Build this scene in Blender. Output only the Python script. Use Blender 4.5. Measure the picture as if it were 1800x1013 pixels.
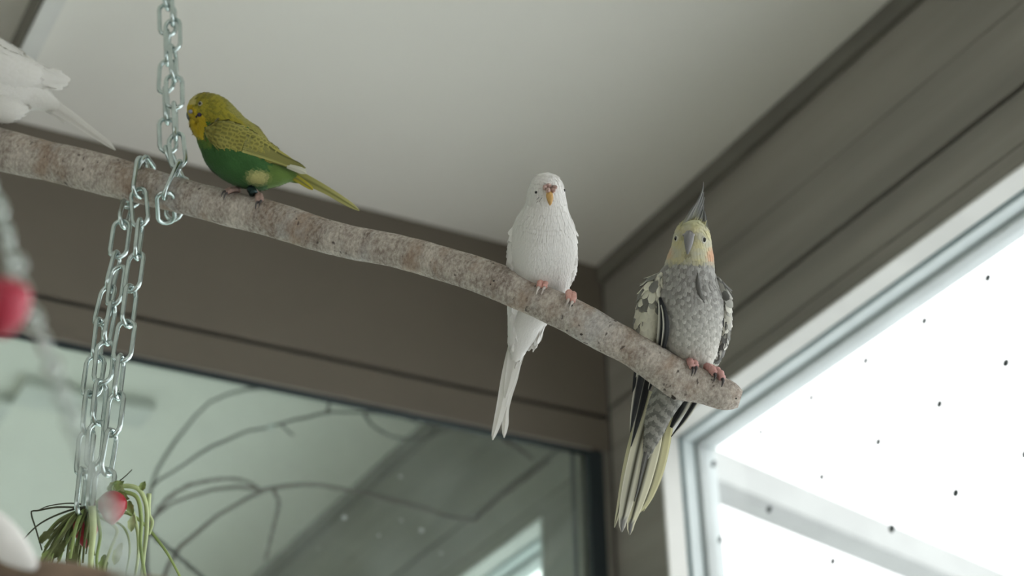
import bpy, bmesh, math, random
import numpy as np
from mathutils import Vector, Matrix
from mathutils.bvhtree import BVHTree
random.seed(7); rng = np.random.default_rng(7)
sc = bpy.context.scene
for o in list(bpy.data.objects): bpy.data.objects.remove(o)

# ------------------------------------------------------------------ camera
F = 2816.0; CX, CY = 900.0, 506.5                 # focal length and centre in photo pixels
nz = lambda v: np.array(v, float) / np.linalg.norm(v)
AZ = nz((-53, -4206, F))                          # world up seen from the camera (x right, y down, z forward)
AX = np.array((7450, 1791, F), float); AX = nz(AX - AZ * AX.dot(AZ))
AY = np.cross(AZ, AX)
R = np.array([AX, AY, AZ]); CAM = np.array([0.0, 0.0, 1.55])
cd = bpy.data.cameras.new('camera'); cam = bpy.data.objects.new('camera', cd); sc.collection.objects.link(cam)
cd.sensor_width = 36.0; cd.lens = 36.0 * F / 1800.0; cd.clip_start = 0.02; cd.clip_end = 200
right, down, fwd = R[:, 0], R[:, 1], R[:, 2]
M = Matrix.Identity(4)
for i in range(3):
    M[i][0] = right[i]; M[i][1] = -down[i]; M[i][2] = -fwd[i]; M[i][3] = CAM[i]
cam.matrix_world = M
cd.dof.use_dof = True; cd.dof.focus_distance = 1.215; cd.dof.aperture_fstop = 4.4
sc.camera = cam

# ------------------------------------------------------------------ sky and exposure
w = bpy.data.worlds.new('overcast_sky'); sc.world = w; w.use_nodes = True
bg = w.node_tree.nodes['Background']; bg.inputs[0].default_value = (0.985, 0.985, 0.985, 1); bg.inputs[1].default_value = 2.2
sc.view_settings.view_transform = 'Standard'; sc.view_settings.look = 'None'
sc.view_settings.gamma = 1; sc.view_settings.use_curve_mapping = False
sc.view_settings.exposure = 0.60
sc.cycles.use_denoising = True; sc.cycles.max_bounces = 10; sc.cycles.diffuse_bounces = 6
sc.cycles.transparent_max_bounces = 16; sc.cycles.sample_clamp_indirect = 8

# ------------------------------------------------------------------ helpers
COL = sc.collection
def at(px, py, z): return CAM + R @ np.array([(px - CX) / F * z, (py - CY) / F * z, z])
def ray(px, py): return R @ nz([(px - CX) / F, (py - CY) / F, 1])
def hit(px, py, p, n):
    d = ray(px, py); return CAM + d * (np.dot(np.asarray(p) - CAM, n) / np.dot(d, n))
def pix(p):
    c = R.T @ (np.asarray(p) - CAM); return CX + F * c[0] / c[2], CY + F * c[1] / c[2], c[2]

def tag(o, label=None, cat=None, group=None, kind=None):
    for k, v in (('label', label), ('category', cat), ('group', group), ('kind', kind)):
        if v: o[k] = v
    return o
def empty(name, loc, label, cat, group=None):
    o = bpy.data.objects.new(name, None); COL.objects.link(o); o.location = tuple(loc); o.empty_display_size = 0.02
    return tag(o, label, cat, group)
def origin(p):
    o = np.zeros(3)
    while p is not None:
        o += np.array(p.location); p = p.parent
    return o
def build(name, V, Fc, mat, parent=None, smooth=True, cols=None, base=None, normals=None, kind=None, label=None):
    """one mesh object from world-space points; base = its own origin"""
    V = np.asarray(V, float)
    po = origin(parent) if parent is not None else np.zeros(3)
    base = np.asarray(base, float) if base is not None else po
    me = bpy.data.meshes.new(name); me.from_pydata((V - base).tolist(), [], [list(map(int, f)) for f in Fc]); me.update()
    if cols is not None:
        a = me.color_attributes.new('Col', 'FLOAT_COLOR', 'POINT')
        c = np.ones((len(V), 4)); c[:, :3] = cols; a.data.foreach_set('color', c.ravel())
    if smooth: me.polygons.foreach_set('use_smooth', [True] * len(me.polygons))
    if normals is not None: me.normals_split_custom_set_from_vertices(np.asarray(normals).tolist())
    me.materials.append(mat)
    o = bpy.data.objects.new(name, me); COL.objects.link(o); o.parent = parent; o.location = tuple(base - po)
    if kind: o['kind'] = kind
    if label: o['label'] = label
    return o
def share(src, parent, mw):
    o = bpy.data.objects.new(src.name.split('.')[0], src.data); COL.objects.link(o); o.parent = parent
    o.matrix_local = Matrix.Translation(-Vector(origin(parent))) @ mw
    return o
QF = [(0, 1, 3, 2), (4, 6, 7, 5), (0, 4, 5, 1), (2, 3, 7, 6), (0, 2, 6, 4), (1, 5, 7, 3)]
def fixn(o):
    bm = bmesh.new(); bm.from_mesh(o.data); bmesh.ops.recalc_face_normals(bm, faces=bm.faces); bm.to_mesh(o.data); bm.free(); return o
def bevel(o, wd=0.002, seg=2):
    bm = bmesh.new(); bm.from_mesh(o.data); bmesh.ops.recalc_face_normals(bm, faces=bm.faces)
    bmesh.ops.bevel(bm, geom=bm.edges[:], offset=wd, segments=seg, affect='EDGES', profile=0.6); bm.to_mesh(o.data); bm.free(); return o
def boxes(name, L, mat, parent=None, fr=None, bev=0, **k):
    """L: list of (x0,x1,y0,y1,z0,z1), fr maps each corner to world"""
    V, Fc = [], []
    for b in L:
        n0 = len(V)
        for i in (0, 1):
            for j in (2, 3):
                for q in (4, 5):
                    p = (b[i], b[j], b[q]); V.append(fr(*p) if fr else p)
        Fc += [[n0 + t for t in f] for f in QF]
    o = build(name, V, Fc, mat, parent, smooth=False, **k)
    return bevel(o, bev) if bev else fixn(o)
def catmull(A, n):
    """A (k,d) -> n samples, Catmull-Rom by chord length"""
    A = np.asarray(A, float); k = len(A)
    seg = np.linalg.norm(np.diff(A[:, :3], axis=0), axis=1); t = np.concatenate([[0], np.cumsum(np.maximum(seg, 1e-6))])
    m = np.zeros_like(A); m[1:-1] = (A[2:] - A[:-2]) / (t[2:] - t[:-2])[:, None]
    m[0] = (A[1] - A[0]) / (t[1] - t[0]); m[-1] = (A[-1] - A[-2]) / (t[-1] - t[-2])
    out = []
    for s in np.linspace(0, t[-1], n):
        i = min(max(np.searchsorted(t, s) - 1, 0), k - 2); h = t[i + 1] - t[i]; x = (s - t[i]) / h
        out.append((2*x**3 - 3*x**2 + 1) * A[i] + (x**3 - 2*x**2 + x) * h * m[i] + (-2*x**3 + 3*x**2) * A[i+1] + (x**3 - x**2) * h * m[i+1])
    return np.array(out)
def gridfaces(nu, nv, closed=True, caps=True):
    Fc = []
    for i in range(nu - 1):
        for j in range(nv if closed else nv - 1):
            k = (j + 1) % nv; Fc.append((i*nv + j, i*nv + k, (i+1)*nv + k, (i+1)*nv + j))
    if closed and caps: Fc += [tuple(range(nv))[::-1], tuple((nu-1)*nv + j for j in range(nv))]
    return Fc
def tube(P, rad, nv=10, jit=0):
    """frame-transported tube through P with radii"""
    P = np.asarray(P, float); n = len(P); rad = np.broadcast_to(rad, (n,))
    T = np.gradient(P, axis=0); T /= np.linalg.norm(T, axis=1)[:, None]
    u = np.cross(T[0], [0.3, 0.2, 0.93]); u /= np.linalg.norm(u); V = []
    for i in range(n):
        u = u - T[i] * u.dot(T[i]); u /= np.linalg.norm(u); v = np.cross(T[i], u)
        for j in range(nv):
            a = 2 * math.pi * j / nv; V.append(P[i] + (u * math.cos(a) + v * math.sin(a)) * rad[i])
    return V, gridfaces(n, nv)
def merge(parts):
    V, Fc = [], []
    for v, f in parts:
        n0 = len(V); V += list(v); Fc += [[n0 + t for t in q] for q in f]
    return V, Fc

# ------------------------------------------------------------------ materials
def mat(name, col, rough=0.6, var=0.0, scale=20, bump=0.0, bscale=60, metal=0.0, spec=0.4, stretch=None, col2=None, sss=0):
    m = bpy.data.materials.new(name); m.use_nodes = True; nt = m.node_tree; b = nt.nodes['Principled BSDF']
    b.inputs['Base Color'].default_value = (*col, 1); b.inputs['Roughness'].default_value = rough
    b.inputs['Metallic'].default_value = metal; b.inputs['Specular IOR Level'].default_value = spec
    tc = nt.nodes.new('ShaderNodeTexCoord'); mp = nt.nodes.new('ShaderNodeMapping'); nt.links.new(tc.outputs['Object'], mp.inputs[0])
    if stretch: mp.inputs['Scale'].default_value = stretch
    if var:
        n = nt.nodes.new('ShaderNodeTexNoise'); n.inputs['Scale'].default_value = scale; n.inputs['Detail'].default_value = 6
        nt.links.new(mp.outputs[0], n.inputs['Vector'])
        r = nt.nodes.new('ShaderNodeValToRGB'); c2 = col2 or tuple(c * (1 - var) for c in col)
        r.color_ramp.elements[0].color = (*c2, 1); r.color_ramp.elements[1].color = (*col, 1)
        r.color_ramp.elements[0].position = 0.35; r.color_ramp.elements[1].position = 0.65
        nt.links.new(n.outputs['Fac'], r.inputs[0]); nt.links.new(r.outputs[0], b.inputs['Base Color'])
    if bump:
        n = nt.nodes.new('ShaderNodeTexNoise'); n.inputs['Scale'].default_value = bscale; n.inputs['Detail'].default_value = 5
        nt.links.new(mp.outputs[0], n.inputs['Vector'])
        q = nt.nodes.new('ShaderNodeBump'); q.inputs['Strength'].default_value = bump; q.inputs['Distance'].default_value = 0.002
        nt.links.new(n.outputs['Fac'], q.inputs['Height']); nt.links.new(q.outputs[0], b.inputs['Normal'])
    return m
def attrmat(name, rough=0.85, sss=0.0, sheen=0.0, spec=0.15, trans=0.0):
    m = bpy.data.materials.new(name); m.use_nodes = True; nt = m.node_tree; b = nt.nodes['Principled BSDF']
    a = nt.nodes.new('ShaderNodeAttribute'); a.attribute_name = 'Col'
    nt.links.new(a.outputs['Color'], b.inputs['Base Color'])
    b.inputs['Roughness'].default_value = rough; b.inputs['Specular IOR Level'].default_value = spec
    if sheen: b.inputs['Sheen Weight'].default_value = sheen
    if trans:
        tr = nt.nodes.new('ShaderNodeBsdfTranslucent'); nt.links.new(a.outputs['Color'], tr.inputs['Color'])
        mx = nt.nodes.new('ShaderNodeMixShader'); mx.inputs[0].default_value = trans
        nt.links.new(b.outputs[0], mx.inputs[1]); nt.links.new(tr.outputs[0], mx.inputs[2]); nt.links.new(mx.outputs[0], nt.nodes['Material Output'].inputs[0])
    return m
def glassmat(name, tint, gloss, haze):
    m = bpy.data.materials.new(name); m.use_nodes = True; nt = m.node_tree; nt.nodes.remove(nt.nodes['Principled BSDF'])
    t = nt.nodes.new('ShaderNodeBsdfTransparent'); t.inputs[0].default_value = (*tint, 1)
    g = nt.nodes.new('ShaderNodeBsdfGlossy'); g.inputs['Roughness'].default_value = 0.03
    d = nt.nodes.new('ShaderNodeBsdfDiffuse'); d.inputs[0].default_value = (0.75, 0.8, 0.78, 1)
    tc = nt.nodes.new('ShaderNodeTexCoord'); n = nt.nodes.new('ShaderNodeTexNoise'); n.inputs['Scale'].default_value = 14; n.inputs['Detail'].default_value = 6
    nt.links.new(tc.outputs['Object'], n.inputs['Vector'])
    mp = nt.nodes.new('ShaderNodeMapRange'); mp.inputs[1].default_value = 0.35; mp.inputs[2].default_value = 0.75; mp.inputs[3].default_value = haze * 0.5; mp.inputs[4].default_value = haze * 1.5
    nt.links.new(n.outputs['Fac'], mp.inputs[0])
    m1 = nt.nodes.new('ShaderNodeMixShader'); nt.links.new(mp.outputs[0], m1.inputs[0]); nt.links.new(t.outputs[0], m1.inputs[1]); nt.links.new(d.outputs[0], m1.inputs[2])
    lw = nt.nodes.new('ShaderNodeLayerWeight'); lw.inputs[0].default_value = 0.5
    pw = nt.nodes.new('ShaderNodeMath'); pw.operation = 'POWER'; pw.inputs[1].default_value = 5; nt.links.new(lw.outputs['Facing'], pw.inputs[0])
    mu = nt.nodes.new('ShaderNodeMath'); mu.operation = 'MULTIPLY_ADD'; mu.inputs[1].default_value = 0.9 * gloss; mu.inputs[2].default_value = 0.035 * gloss
    nt.links.new(pw.outputs[0], mu.inputs[0])
    m2 = nt.nodes.new('ShaderNodeMixShader'); nt.links.new(mu.outputs[0], m2.inputs[0]); nt.links.new(m1.outputs[0], m2.inputs[1]); nt.links.new(g.outputs[0], m2.inputs[2])
    nt.links.new(m2.outputs[0], nt.nodes['Material Output'].inputs[0]); return m
M_ceil = mat('ceiling_paint', (0.84, 0.825, 0.765), 0.9, 0.03, 3)
M_header = mat('brown_header_paint', (0.140, 0.120, 0.094), 0.6, 0.12, 4)
M_board = mat('grey_board_paint', (0.275, 0.255, 0.222), 0.6, 0.3, 5, 0.15, 40, stretch=(1, 0.25, 3))
M_crown = mat('crown_paint', (0.17, 0.16, 0.135), 0.65, 0.2, 6)
M_dark = mat('dark_gap', (0.03, 0.032, 0.03), 0.8)
M_gasket = mat('black_rubber', (0.012, 0.02, 0.024), 0.5)
M_frame = mat('window_frame_paint', (0.72, 0.79, 0.80), 0.45, 0.1, 12)
M_sash = mat('sash_paint', (0.56, 0.60, 0.60), 0.5, 0.12, 14)
M_lining = mat('pale_lining', (0.72, 0.72, 0.69), 0.6, 0.1, 10)
M_teal = mat('teal_seal', (0.10, 0.19, 0.21), 0.5)
M_glass = glassmat('partition_glass', (0.86, 0.93, 0.895), 1.0, 0.05)
M_pane = glassmat('window_pane_glass', (0.97, 0.985, 0.985), 1.0, 0.01)
M_floor = mat('floor_boards', (0.32, 0.29, 0.25), 0.5, 0.2, 4)
M_wall = mat('wall_plaster', (0.66, 0.65, 0.60), 0.9, 0.04, 3)
M_ext = mat('snowy_ground', (0.78, 0.80, 0.81), 0.9, 0.04, 1)
M_extbeam = mat('outdoor_beam_paint', (0.42, 0.43, 0.42), 0.7, 0.15, 6)
M_steel = mat('zinc_steel', (0.56, 0.64, 0.62), 0.27, 0.15, 150, metal=1.0)
M_thin = mat('dull_chain_steel', (0.55, 0.60, 0.57), 0.35, metal=0.9)
M_twig = mat('dark_twig_bark', (0.05, 0.042, 0.036), 0.85, 0.3, 60)
M_twig2 = mat('reddish_twig_bark', (0.14, 0.095, 0.085), 0.85, 0.3, 60)
M_pale = mat('pale_grey', (0.7, 0.72, 0.70), 0.8)
M_spot = mat('dried_water_mark', (0.62, 0.68, 0.66), 0.9)
M_dot = mat('grey_dot_print', (0.10, 0.12, 0.125), 0.7)

# ------------------------------------------------------------------ room
corner = at(1058, 470, 2.4); ZC = corner[2]; YW = corner[1]
rdir = R @ nz((-2004, 1910, F)); rdir[2] = 0; rdir = nz(rdir)
nrm = nz(np.cross(rdir, [0, 0, 1]))              # outward through the window wall
up = np.array([0, 0, 1.0])
def wf(s, o, z): return corner - rdir * s + nrm * o + up * (z - ZC)     # window-wall coordinates: along, outward, height
def wsz(px, py, o=0.0):
    q = hit(px, py, corner + nrm * o, nrm); return float(np.dot(q - corner, -rdir)), float(q[2])
XL = -3.0; YB = -3.0; YF = YW + 3.4; S_END = 5.2
def st(o, label=None): o['kind'] = 'structure'; return o
def slab(name, z0, z1, m):                       # room outline: its fourth side runs along the window wall
    y0, y1 = YB - .12, YF + .12
    x_at = lambda y: (corner + nrm * .079)[0] + (y - (corner + nrm * .079)[1]) * rdir[0] / rdir[1]
    C4 = [(XL - .12, y0), (x_at(y0), y0), (x_at(y1), y1), (XL - .12, y1)]
    return st(fixn(build(name, [(x, y, z) for z in (z0, z1) for x, y in C4], gridfaces(2, 4), m, smooth=False)))
slab('floor', -0.12, 0, M_floor); slab('ceiling', ZC, ZC + .15, M_ceil)
st(boxes('ground', [(-200, 200, -200, 200, -0.5, -0.3)], M_ext, base=(0, 0, -.5)))
# glazed wall: header boards, gasket, pane
z_gr = 2.651; z_hb = 2.593
wl = st(boxes('wall_left', [(XL, corner[0] - .002, YW + .008, YW + .014, z_hb + .006, ZC)], M_dark))
boxes('board', [(XL, corner[0] - .0015, YW, YW + .008, z_gr + .0035, ZC)], M_header, wl, bev=.002)
boxes('board', [(XL, corner[0] - .0015, YW - .001, YW + .008, z_hb + .004, z_gr - .0035)], M_header, wl, bev=.002)
boxes('edge_strip', [(XL, corner[0] - .03, YW, YW + .008, z_hb + .0015, z_hb + .004)], M_board, wl)
boxes('gasket', [(XL, .9085, YW + .001, YW + .007, z_hb - .005, z_hb + .0015)], M_gasket, wl)
boxes('gasket', [(.9085, .931, YW + .001, YW + .012, 0, z_hb + .002)], M_gasket, wl)
boxes('post', [(.931, corner[0] - .0015, YW, YW + .04, 0, z_hb + .004)], M_crown, wl, bev=.0015)
boxes('edge_strip', [(.890, .8935, YW + .014, YW + .02, 0, z_hb)], M_gasket, wl)
wn = st(boxes('window_3', [(XL, .93, YW + .008, YW + .012, 0, z_hb + .006)], M_glass))
# window wall
s_far = wsz(953, 930)[0]; Z0 = 0.12; ZT = 2.577
def rb(name, L, m, parent=None, bev=0, **k): return boxes(name, L, m, parent, fr=wf, bev=bev, **k)
wr = st(rb('wall_right', [(-3.5, S_END, .012, .08, ZT + .003, ZC), (-3.5, S_END, .012, .08, -.1, Z0),
                          (s_far, .113, .012, .08, Z0, ZT + .003), (3.2, S_END, .012, .08, Z0, ZT + .003), (-3.5, -2.4, .012, .08, Z0, ZT + .003)], M_dark))
z_c = (wsz(1359, 359)[1] + wsz(1800, 10)[1]) / 2
def run(sA, sB):
    rb('crown_board', [(sA, sB, -.010, .012, 2.879, ZC)], M_crown, wr, .003)
    rb('board', [(sA, sB, .0, .012, z_c + .0004, 2.8785)], M_board, wr, .001)
    rb('board', [(sA, sB, .0004, .012, 2.670, z_c - .0004)], M_board, wr, .001)
    rb('board', [(sA, sB, .001, .012, 2.6025, 2.6645)], M_board, wr, .002)
    rb('board', [(sA, sB, .0, .012, ZT + .002, 2.6000)], M_board, wr, .0015)
run(.0, S_END); run(-3.5, -.08)
rb('board', [(.0, .1135, .0, .012, Z0, ZT + .0015)], M_board, wr, .002)
rb('board', [(s_far, -.08, .0, .012, Z0, ZT + .0015)], M_board, wr, .002)
rb('board', [(.0, S_END, .0, .012, -.1, Z0)], M_board, wr, .002)
rb('board', [(-3.5, -.08, .0, .012, -.1, Z0)], M_board, wr, .002)
def window(name, sA, sB):
    w_ = st(rb(name, [(sA, sB, .066, .070, Z0, ZT - .002)], M_pane))
    def ring(n, m, o0, o1, wd, off=0.0, bev=.0015):
        a, b, c, d = sA + off, sB - off, Z0 + off, ZT - off
        for L in ((a, b, o0, o1, d - wd, d), (a, b, o0, o1, c, c + wd), (a, a + wd, o0, o1, c + wd, d - wd), (b - wd, b, o0, o1, c + wd, d - wd)):
            rb(n, [L], m, w_, bev)
    ring('lining', M_lining, -.001, .028, .004, 0, .001)
    ring('seal', M_teal, .028, .034, .0015, 0, 0)
    ring('frame', M_frame, .034, .052, .0065)
    ring('seal', M_teal, .052, .0545, .0045, 0, 0)
    ring('sash', M_sash, .0545, .082, .013)
    return w_
win = window('window_1', .1135, 3.2); window('window_2', -2.4, s_far)
dot0 = None
for i in range(16):
    for j in range(10):
        s, z = .1405 + .1008 * i, 2.532 - .109 * j
        if dot0 is None:
            V = []
            for o_ in (.0652, .066):
                V += [wf(s + .0047 * math.cos(a), o_, z + .0047 * math.sin(a)) for a in np.linspace(0, 2 * math.pi, 13)[:-1]]
            dot0 = build('dot', V, gridfaces(2, 12), M_dot, win, False, base=wf(s, .0656, z)); fixn(dot0); c0 = wf(s, .0656, z)
        else:
            d = bpy.data.objects.new('dot', dot0.data); COL.objects.link(d); d.parent = win; d.location = tuple(wf(s, .0656, z) - origin(win))
# far sides of the two rooms, with wide windows (behind the camera and beyond the glass)
def frame_wall(name, axis, c, a0, a1, hole, t=.12):
    h0, h1, z0, z1 = hole
    L = [(a0, h0, 0, ZC), (h1, a1, 0, ZC), (h0, h1, 0, z0), (h0, h1, z1, ZC)]
    if axis == 'y': return st(boxes(name, [(p, q, c, c + t, r_, s_) for p, q, r_, s_ in L], M_wall))
    return st(boxes(name, [(c, c + t, p, q, r_, s_) for p, q, r_, s_ in L], M_wall))
frame_wall('wall_back', 'y', YB - .12, XL, 2.4, (-.9, .5, .9, 2.2))
frame_wall('wall_side', 'x', XL - .12, YB, YW, (-1.5, 0, .9, 2.2))
frame_wall('wall_far_side', 'x', XL - .12, YW + .08, YF, (YW + 1, YF - 1, .9, 2.2))
frame_wall('wall_far', 'y', YF, XL, .9, (-1.5, -.4, .9, 2.2))
# dropped beam on the ceiling, top left, and its fellow beyond the glass
def ceil(px, py, z=None): return hit(px, py, (0, 0, ZC if z is None else z), up)
BH = .062; a1, b1, b2 = ceil(117, 0, ZC - BH), ceil(79, 0, ZC - BH), ceil(50, 0)
w1 = float(np.dot(b1 - a1, nrm)); bf_ = lambda p, q, z: np.array([*(a1 + rdir * p + nrm * q)[:2], z])
bm_ = st(boxes('trim_1', [(-3.0, .24, w1, 0, ZC - BH, ZC)], M_lining, fr=bf_))
boxes('shaded_side', [(-3.0, .24, w1 - .004, w1 - .0005, ZC - BH + .002, ZC)], M_crown, bm_, fr=bf_)  # beam side turned from the window, its shade put in as dark colour
k0 = ceil(58, 700)
ff = lambda p, q, z: np.array([k0[0] + rdir[0] * p + q, k0[1] + rdir[1] * p, z])
st(boxes('trim_2', [(-.075, -.001, -.03, .185, ZC - .02, ZC)], M_lining, fr=ff))
st(boxes('trim_3', [(0, .9, -.09, -.03, ZC - .02, ZC)], M_lining, fr=ff))
# outdoor beam seen through the window
hd = ray(4879, 2341); hd[2] = 0; hd = nz(hd); side = nz(np.cross(hd, up))
p0 = hit(1262, 788, corner + nrm * .45, nrm); a0 = -(.45 - .10) / float(np.dot(hd, nrm))
eb = lambda a, b, z: p0 + hd * a + side * b + up * z
e_ = boxes('eaves_beam', [(a0, 3.5, -.07, .0, -.064, 0)], M_extbeam, fr=eb, bev=.004, base=p0)
tag(e_, 'pale grey beam outdoors crossing behind the dotted window pane', 'beam')
# dried water marks on the partition glass
ringm = None
for (px, py, d) in [(605, 910, 13), (704, 838, 8), (741, 933, 12), (666, 942, 7), (705, 915, 6), (467, 960, 6), (775, 973, 6), (560, 965, 4), (700, 700, 4), (610, 775, 4)]:
    c = hit(px, py, (0, YW + .0075, 0), np.array([0, 1.0, 0])); rr = d / F * 2.2 / 2 * .55
    V = []
    for (q, y) in ((rr, 0), (rr, -.0004), (rr * .45, -.0004), (rr * .45, 0)):
        V += [c + np.array([q * math.cos(a), y, q * math.sin(a)]) for a in np.linspace(0, 2 * math.pi, 13)[:-1]]
    fixn(build('water_mark', V, gridfaces(4, 12, caps=False), M_spot, wn, base=c))

# ------------------------------------------------------------------ perch branch
BR = [  # photo x, upper edge y, lower edge y, distance from the camera plane
    (-260, 170, 238, 1.395), (-120, 199, 270, 1.378), (0, 225, 301, 1.360), (100, 251, 323, 1.345), (200, 275, 348, 1.331), (325, 315, 379, 1.314),
    (466, 349, 415, 1.294), (594, 390, 451, 1.274), (705, 414, 474, 1.256), (817, 443, 508, 1.236), (890, 468, 537, 1.226), (952, 497, 565, 1.219),
    (1013, 525, 596, 1.213), (1060, 550, 622, 1.210), (1110, 577, 648, 1.207), (1165, 611, 688, 1.204), (1196, 631, 704, 1.203), (1240, 651, 713, 1.201), (1280, 667, 725, 1.200), (1301, 676, 729, 1.199)]
br = np.array(BR); yc = (br[:, 1] + br[:, 2]) / 2; sl = np.gradient(yc, br[:, 0])
half = (br[:, 2] - br[:, 1]) / 2 / np.sqrt(1 + sl**2)
bst = np.array([[*at(x, y, z), h / F * z] for x, y, z, h in zip(br[:, 0], yc, br[:, 3], half)])
BC = catmull(bst, 240)
def branch_z(px): return float(np.interp(px, br[:, 0], br[:, 3]))
def branch_r(px): return float(np.interp(px, br[:, 0], half / F * br[:, 3]))
def branch_y(px): return float(np.interp(px, br[:, 0], yc))
def branch_axis(px): return at(px, branch_y(px), branch_z(px))
NVB = 48
def wav(p, sc_, ph):  # cheap smooth noise
    return math.sin(p[0]*sc_ + ph) * math.sin(p[1]*sc_*1.3 + 2*ph) + math.sin(p[2]*sc_*1.7 + 3*ph) * math.sin((p[0]+p[1])*sc_*.8 + ph*.7)
V, Fc = tube(BC[:, :3], BC[:, 3], NVB)
V = np.array(V).reshape(240, NVB, 3)
for i in range(240):
    c = BC[i, :3]
    endk = min(1, (239 - i) / 4); kk = math.sqrt(1 - (1 - endk) ** 2 * .62)
    for j in range(NVB):
        d = V[i, j] - c; p = V[i, j]
        f = 1 + .018 * wav(p, 70, 1.1) + .012 * wav(p, 190, 2.3) + .006 * wav(p, 520, .4)
        V[i, j] = c + d * f * kk
KN = [at(868, 494, branch_z(868) - .018), at(1022, 590, branch_z(1022) - .014), at(1182, 697, branch_z(1182) - .006), at(1004, 537, branch_z(1004) - .016)]
for k, (kp, amp, sg) in enumerate(zip(KN, (.0012, .0010, .0022, .0008), (.006, .006, .008, .004))):
    dd = np.linalg.norm(V - kp, axis=2); bump = amp * np.exp(-(dd / sg) ** 2) - amp * 1.8 * np.exp(-(dd / (sg * .3)) ** 2)
    cdir = V - BC[:, None, :3]; cdir /= np.linalg.norm(cdir, axis=2)[..., None]; V = V + cdir * bump[..., None]
def barkmat():
    m = bpy.data.materials.new('weathered_bark'); m.use_nodes = True; nt = m.node_tree; b = nt.nodes['Principled BSDF']; N = nt.nodes.new; L = nt.links.new
    tc = N('ShaderNodeAttribute'); tc.attribute_name = 'along'; mp = N('ShaderNodeMapping'); mp.inputs['Scale'].default_value = (1.28, .78, .78); L(tc.outputs['Vector'], mp.inputs[0])
    def noise(s, det=6, rg=.6):
        n = N('ShaderNodeTexNoise'); n.inputs['Scale'].default_value = s; n.inputs['Detail'].default_value = det; n.inputs['Roughness'].default_value = rg; L(mp.outputs[0], n.inputs['Vector']); return n.outputs['Fac']
    def ramp(f, a, b_, pa, pb):
        r = N('ShaderNodeValToRGB'); r.color_ramp.elements[0].color = (*a, 1); r.color_ramp.elements[1].color = (*b_, 1); r.color_ramp.elements[0].position = pa; r.color_ramp.elements[1].position = pb; L(f, r.inputs[0]); return r.outputs[0]
    def mix(f, a, b_, mode='MIX'):
        x = N('ShaderNodeMix'); x.data_type = 'RGBA'; x.blend_type = mode; L(a, x.inputs[6]); L(b_, x.inputs[7])
        if isinstance(f, float): x.inputs[0].default_value = f
        else: L(f, x.inputs[0])
        return x.outputs[2]
    base = ramp(noise(38), (0.17, 0.13, 0.105), (0.54, 0.49, 0.425), .36, .64)
    pale = ramp(noise(330, 5, .7), (0.12, 0.09, 0.075), (0.66, 0.61, 0.54), .36, .66)
    c = mix(.50, base, pale)
    warm = ramp(noise(240, 4), (0.24, 0.155, 0.105), (0.36, 0.26, 0.185), .35, .65)
    wm = N('ShaderNodeMapRange'); wm.inputs[1].default_value = .50; wm.inputs[2].default_value = .66; wm.inputs[4].default_value = .55; L(noise(33, 5), wm.inputs[0])
    c = mix(wm.outputs[0], c, warm)
    gm = N('ShaderNodeMapRange'); gm.inputs[1].default_value = .55; gm.inputs[2].default_value = .68; gm.inputs[4].default_value = .5; L(noise(21, 6), gm.inputs[0])
    gp = ramp(noise(400, 3), (0.33, 0.33, 0.32), (0.56, 0.56, 0.54), .35, .6); c = mix(gm.outputs[0], c, gp)
    sp = N('ShaderNodeMapRange'); sp.inputs[1].default_value = .66; sp.inputs[2].default_value = .72; sp.inputs[4].default_value = .8; L(noise(150, 2), sp.inputs[0])
    dk = ramp(noise(10), (0.05, 0.04, 0.035), (0.07, 0.055, 0.05), 0, 1); c = mix(sp.outputs[0], c, dk)
    L(c, b.inputs['Base Color']); b.inputs['Roughness'].default_value = .85; b.inputs['Specular IOR Level'].default_value = .2
    bp = N('ShaderNodeBump'); bp.inputs['Strength'].default_value = .7; bp.inputs['Distance'].default_value = .0012
    ad = N('ShaderNodeMath'); ad.operation = 'ADD'; L(noise(260, 6, .7), ad.inputs[0]); L(noise(80, 3), ad.inputs[1]); L(ad.outputs[0], bp.inputs['Height']); L(bp.outputs[0], b.inputs['Normal'])
    return m
M_bark = barkmat(); M_knot = mat('dark_knot_wood', (0.05, 0.04, 0.034), 0.9, 0.3, 300)
bo = empty('branch_perch', BC[120, :3], 'long barked tree branch hung as a perch on steel chains', 'branch')
bw_ = build('branch_wood', V.reshape(-1, 3), Fc, M_bark, bo)
bl = np.concatenate([[0], np.cumsum(np.linalg.norm(np.diff(BC[:, :3], axis=0), axis=1))])
av = bw_.data.attributes.new('along', 'FLOAT_VECTOR', 'POINT')   # bark grain runs round the branch
th = np.arange(NVB) / NVB * 2 * math.pi
av.data.foreach_set('vector', np.array([[bl[i], BC[i, 3] * math.cos(t), BC[i, 3] * math.sin(t)] for i in range(240) for t in th]).ravel())
def ellipsoid(c, ax, nu=10, nv=14):
    """ax: three axis vectors"""
    V = []; ax = np.asarray(ax)
    for i in range(nu + 1):
        t = math.pi * (0.02 + .96 * i / nu)
        for j in range(nv):
            a = 2 * math.pi * j / nv
            V.append(np.asarray(c) + ax[0] * math.sin(t) * math.cos(a) + ax[1] * math.sin(t) * math.sin(a) + ax[2] * math.cos(t))
    return V, gridfaces(nu + 1, nv)
bvh_branch = BVHTree.FromPolygons([tuple(p) for p in V.reshape(-1, 3)], Fc)
def on(bvh, px, py):
    h = bvh.ray_cast(Vector(CAM), Vector(ray(px, py)))
    if h[0] is None:
        h = bvh.find_nearest(Vector(at(px, py, 1.2)))
    return np.array(h[0]), np.array(h[1])
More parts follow.
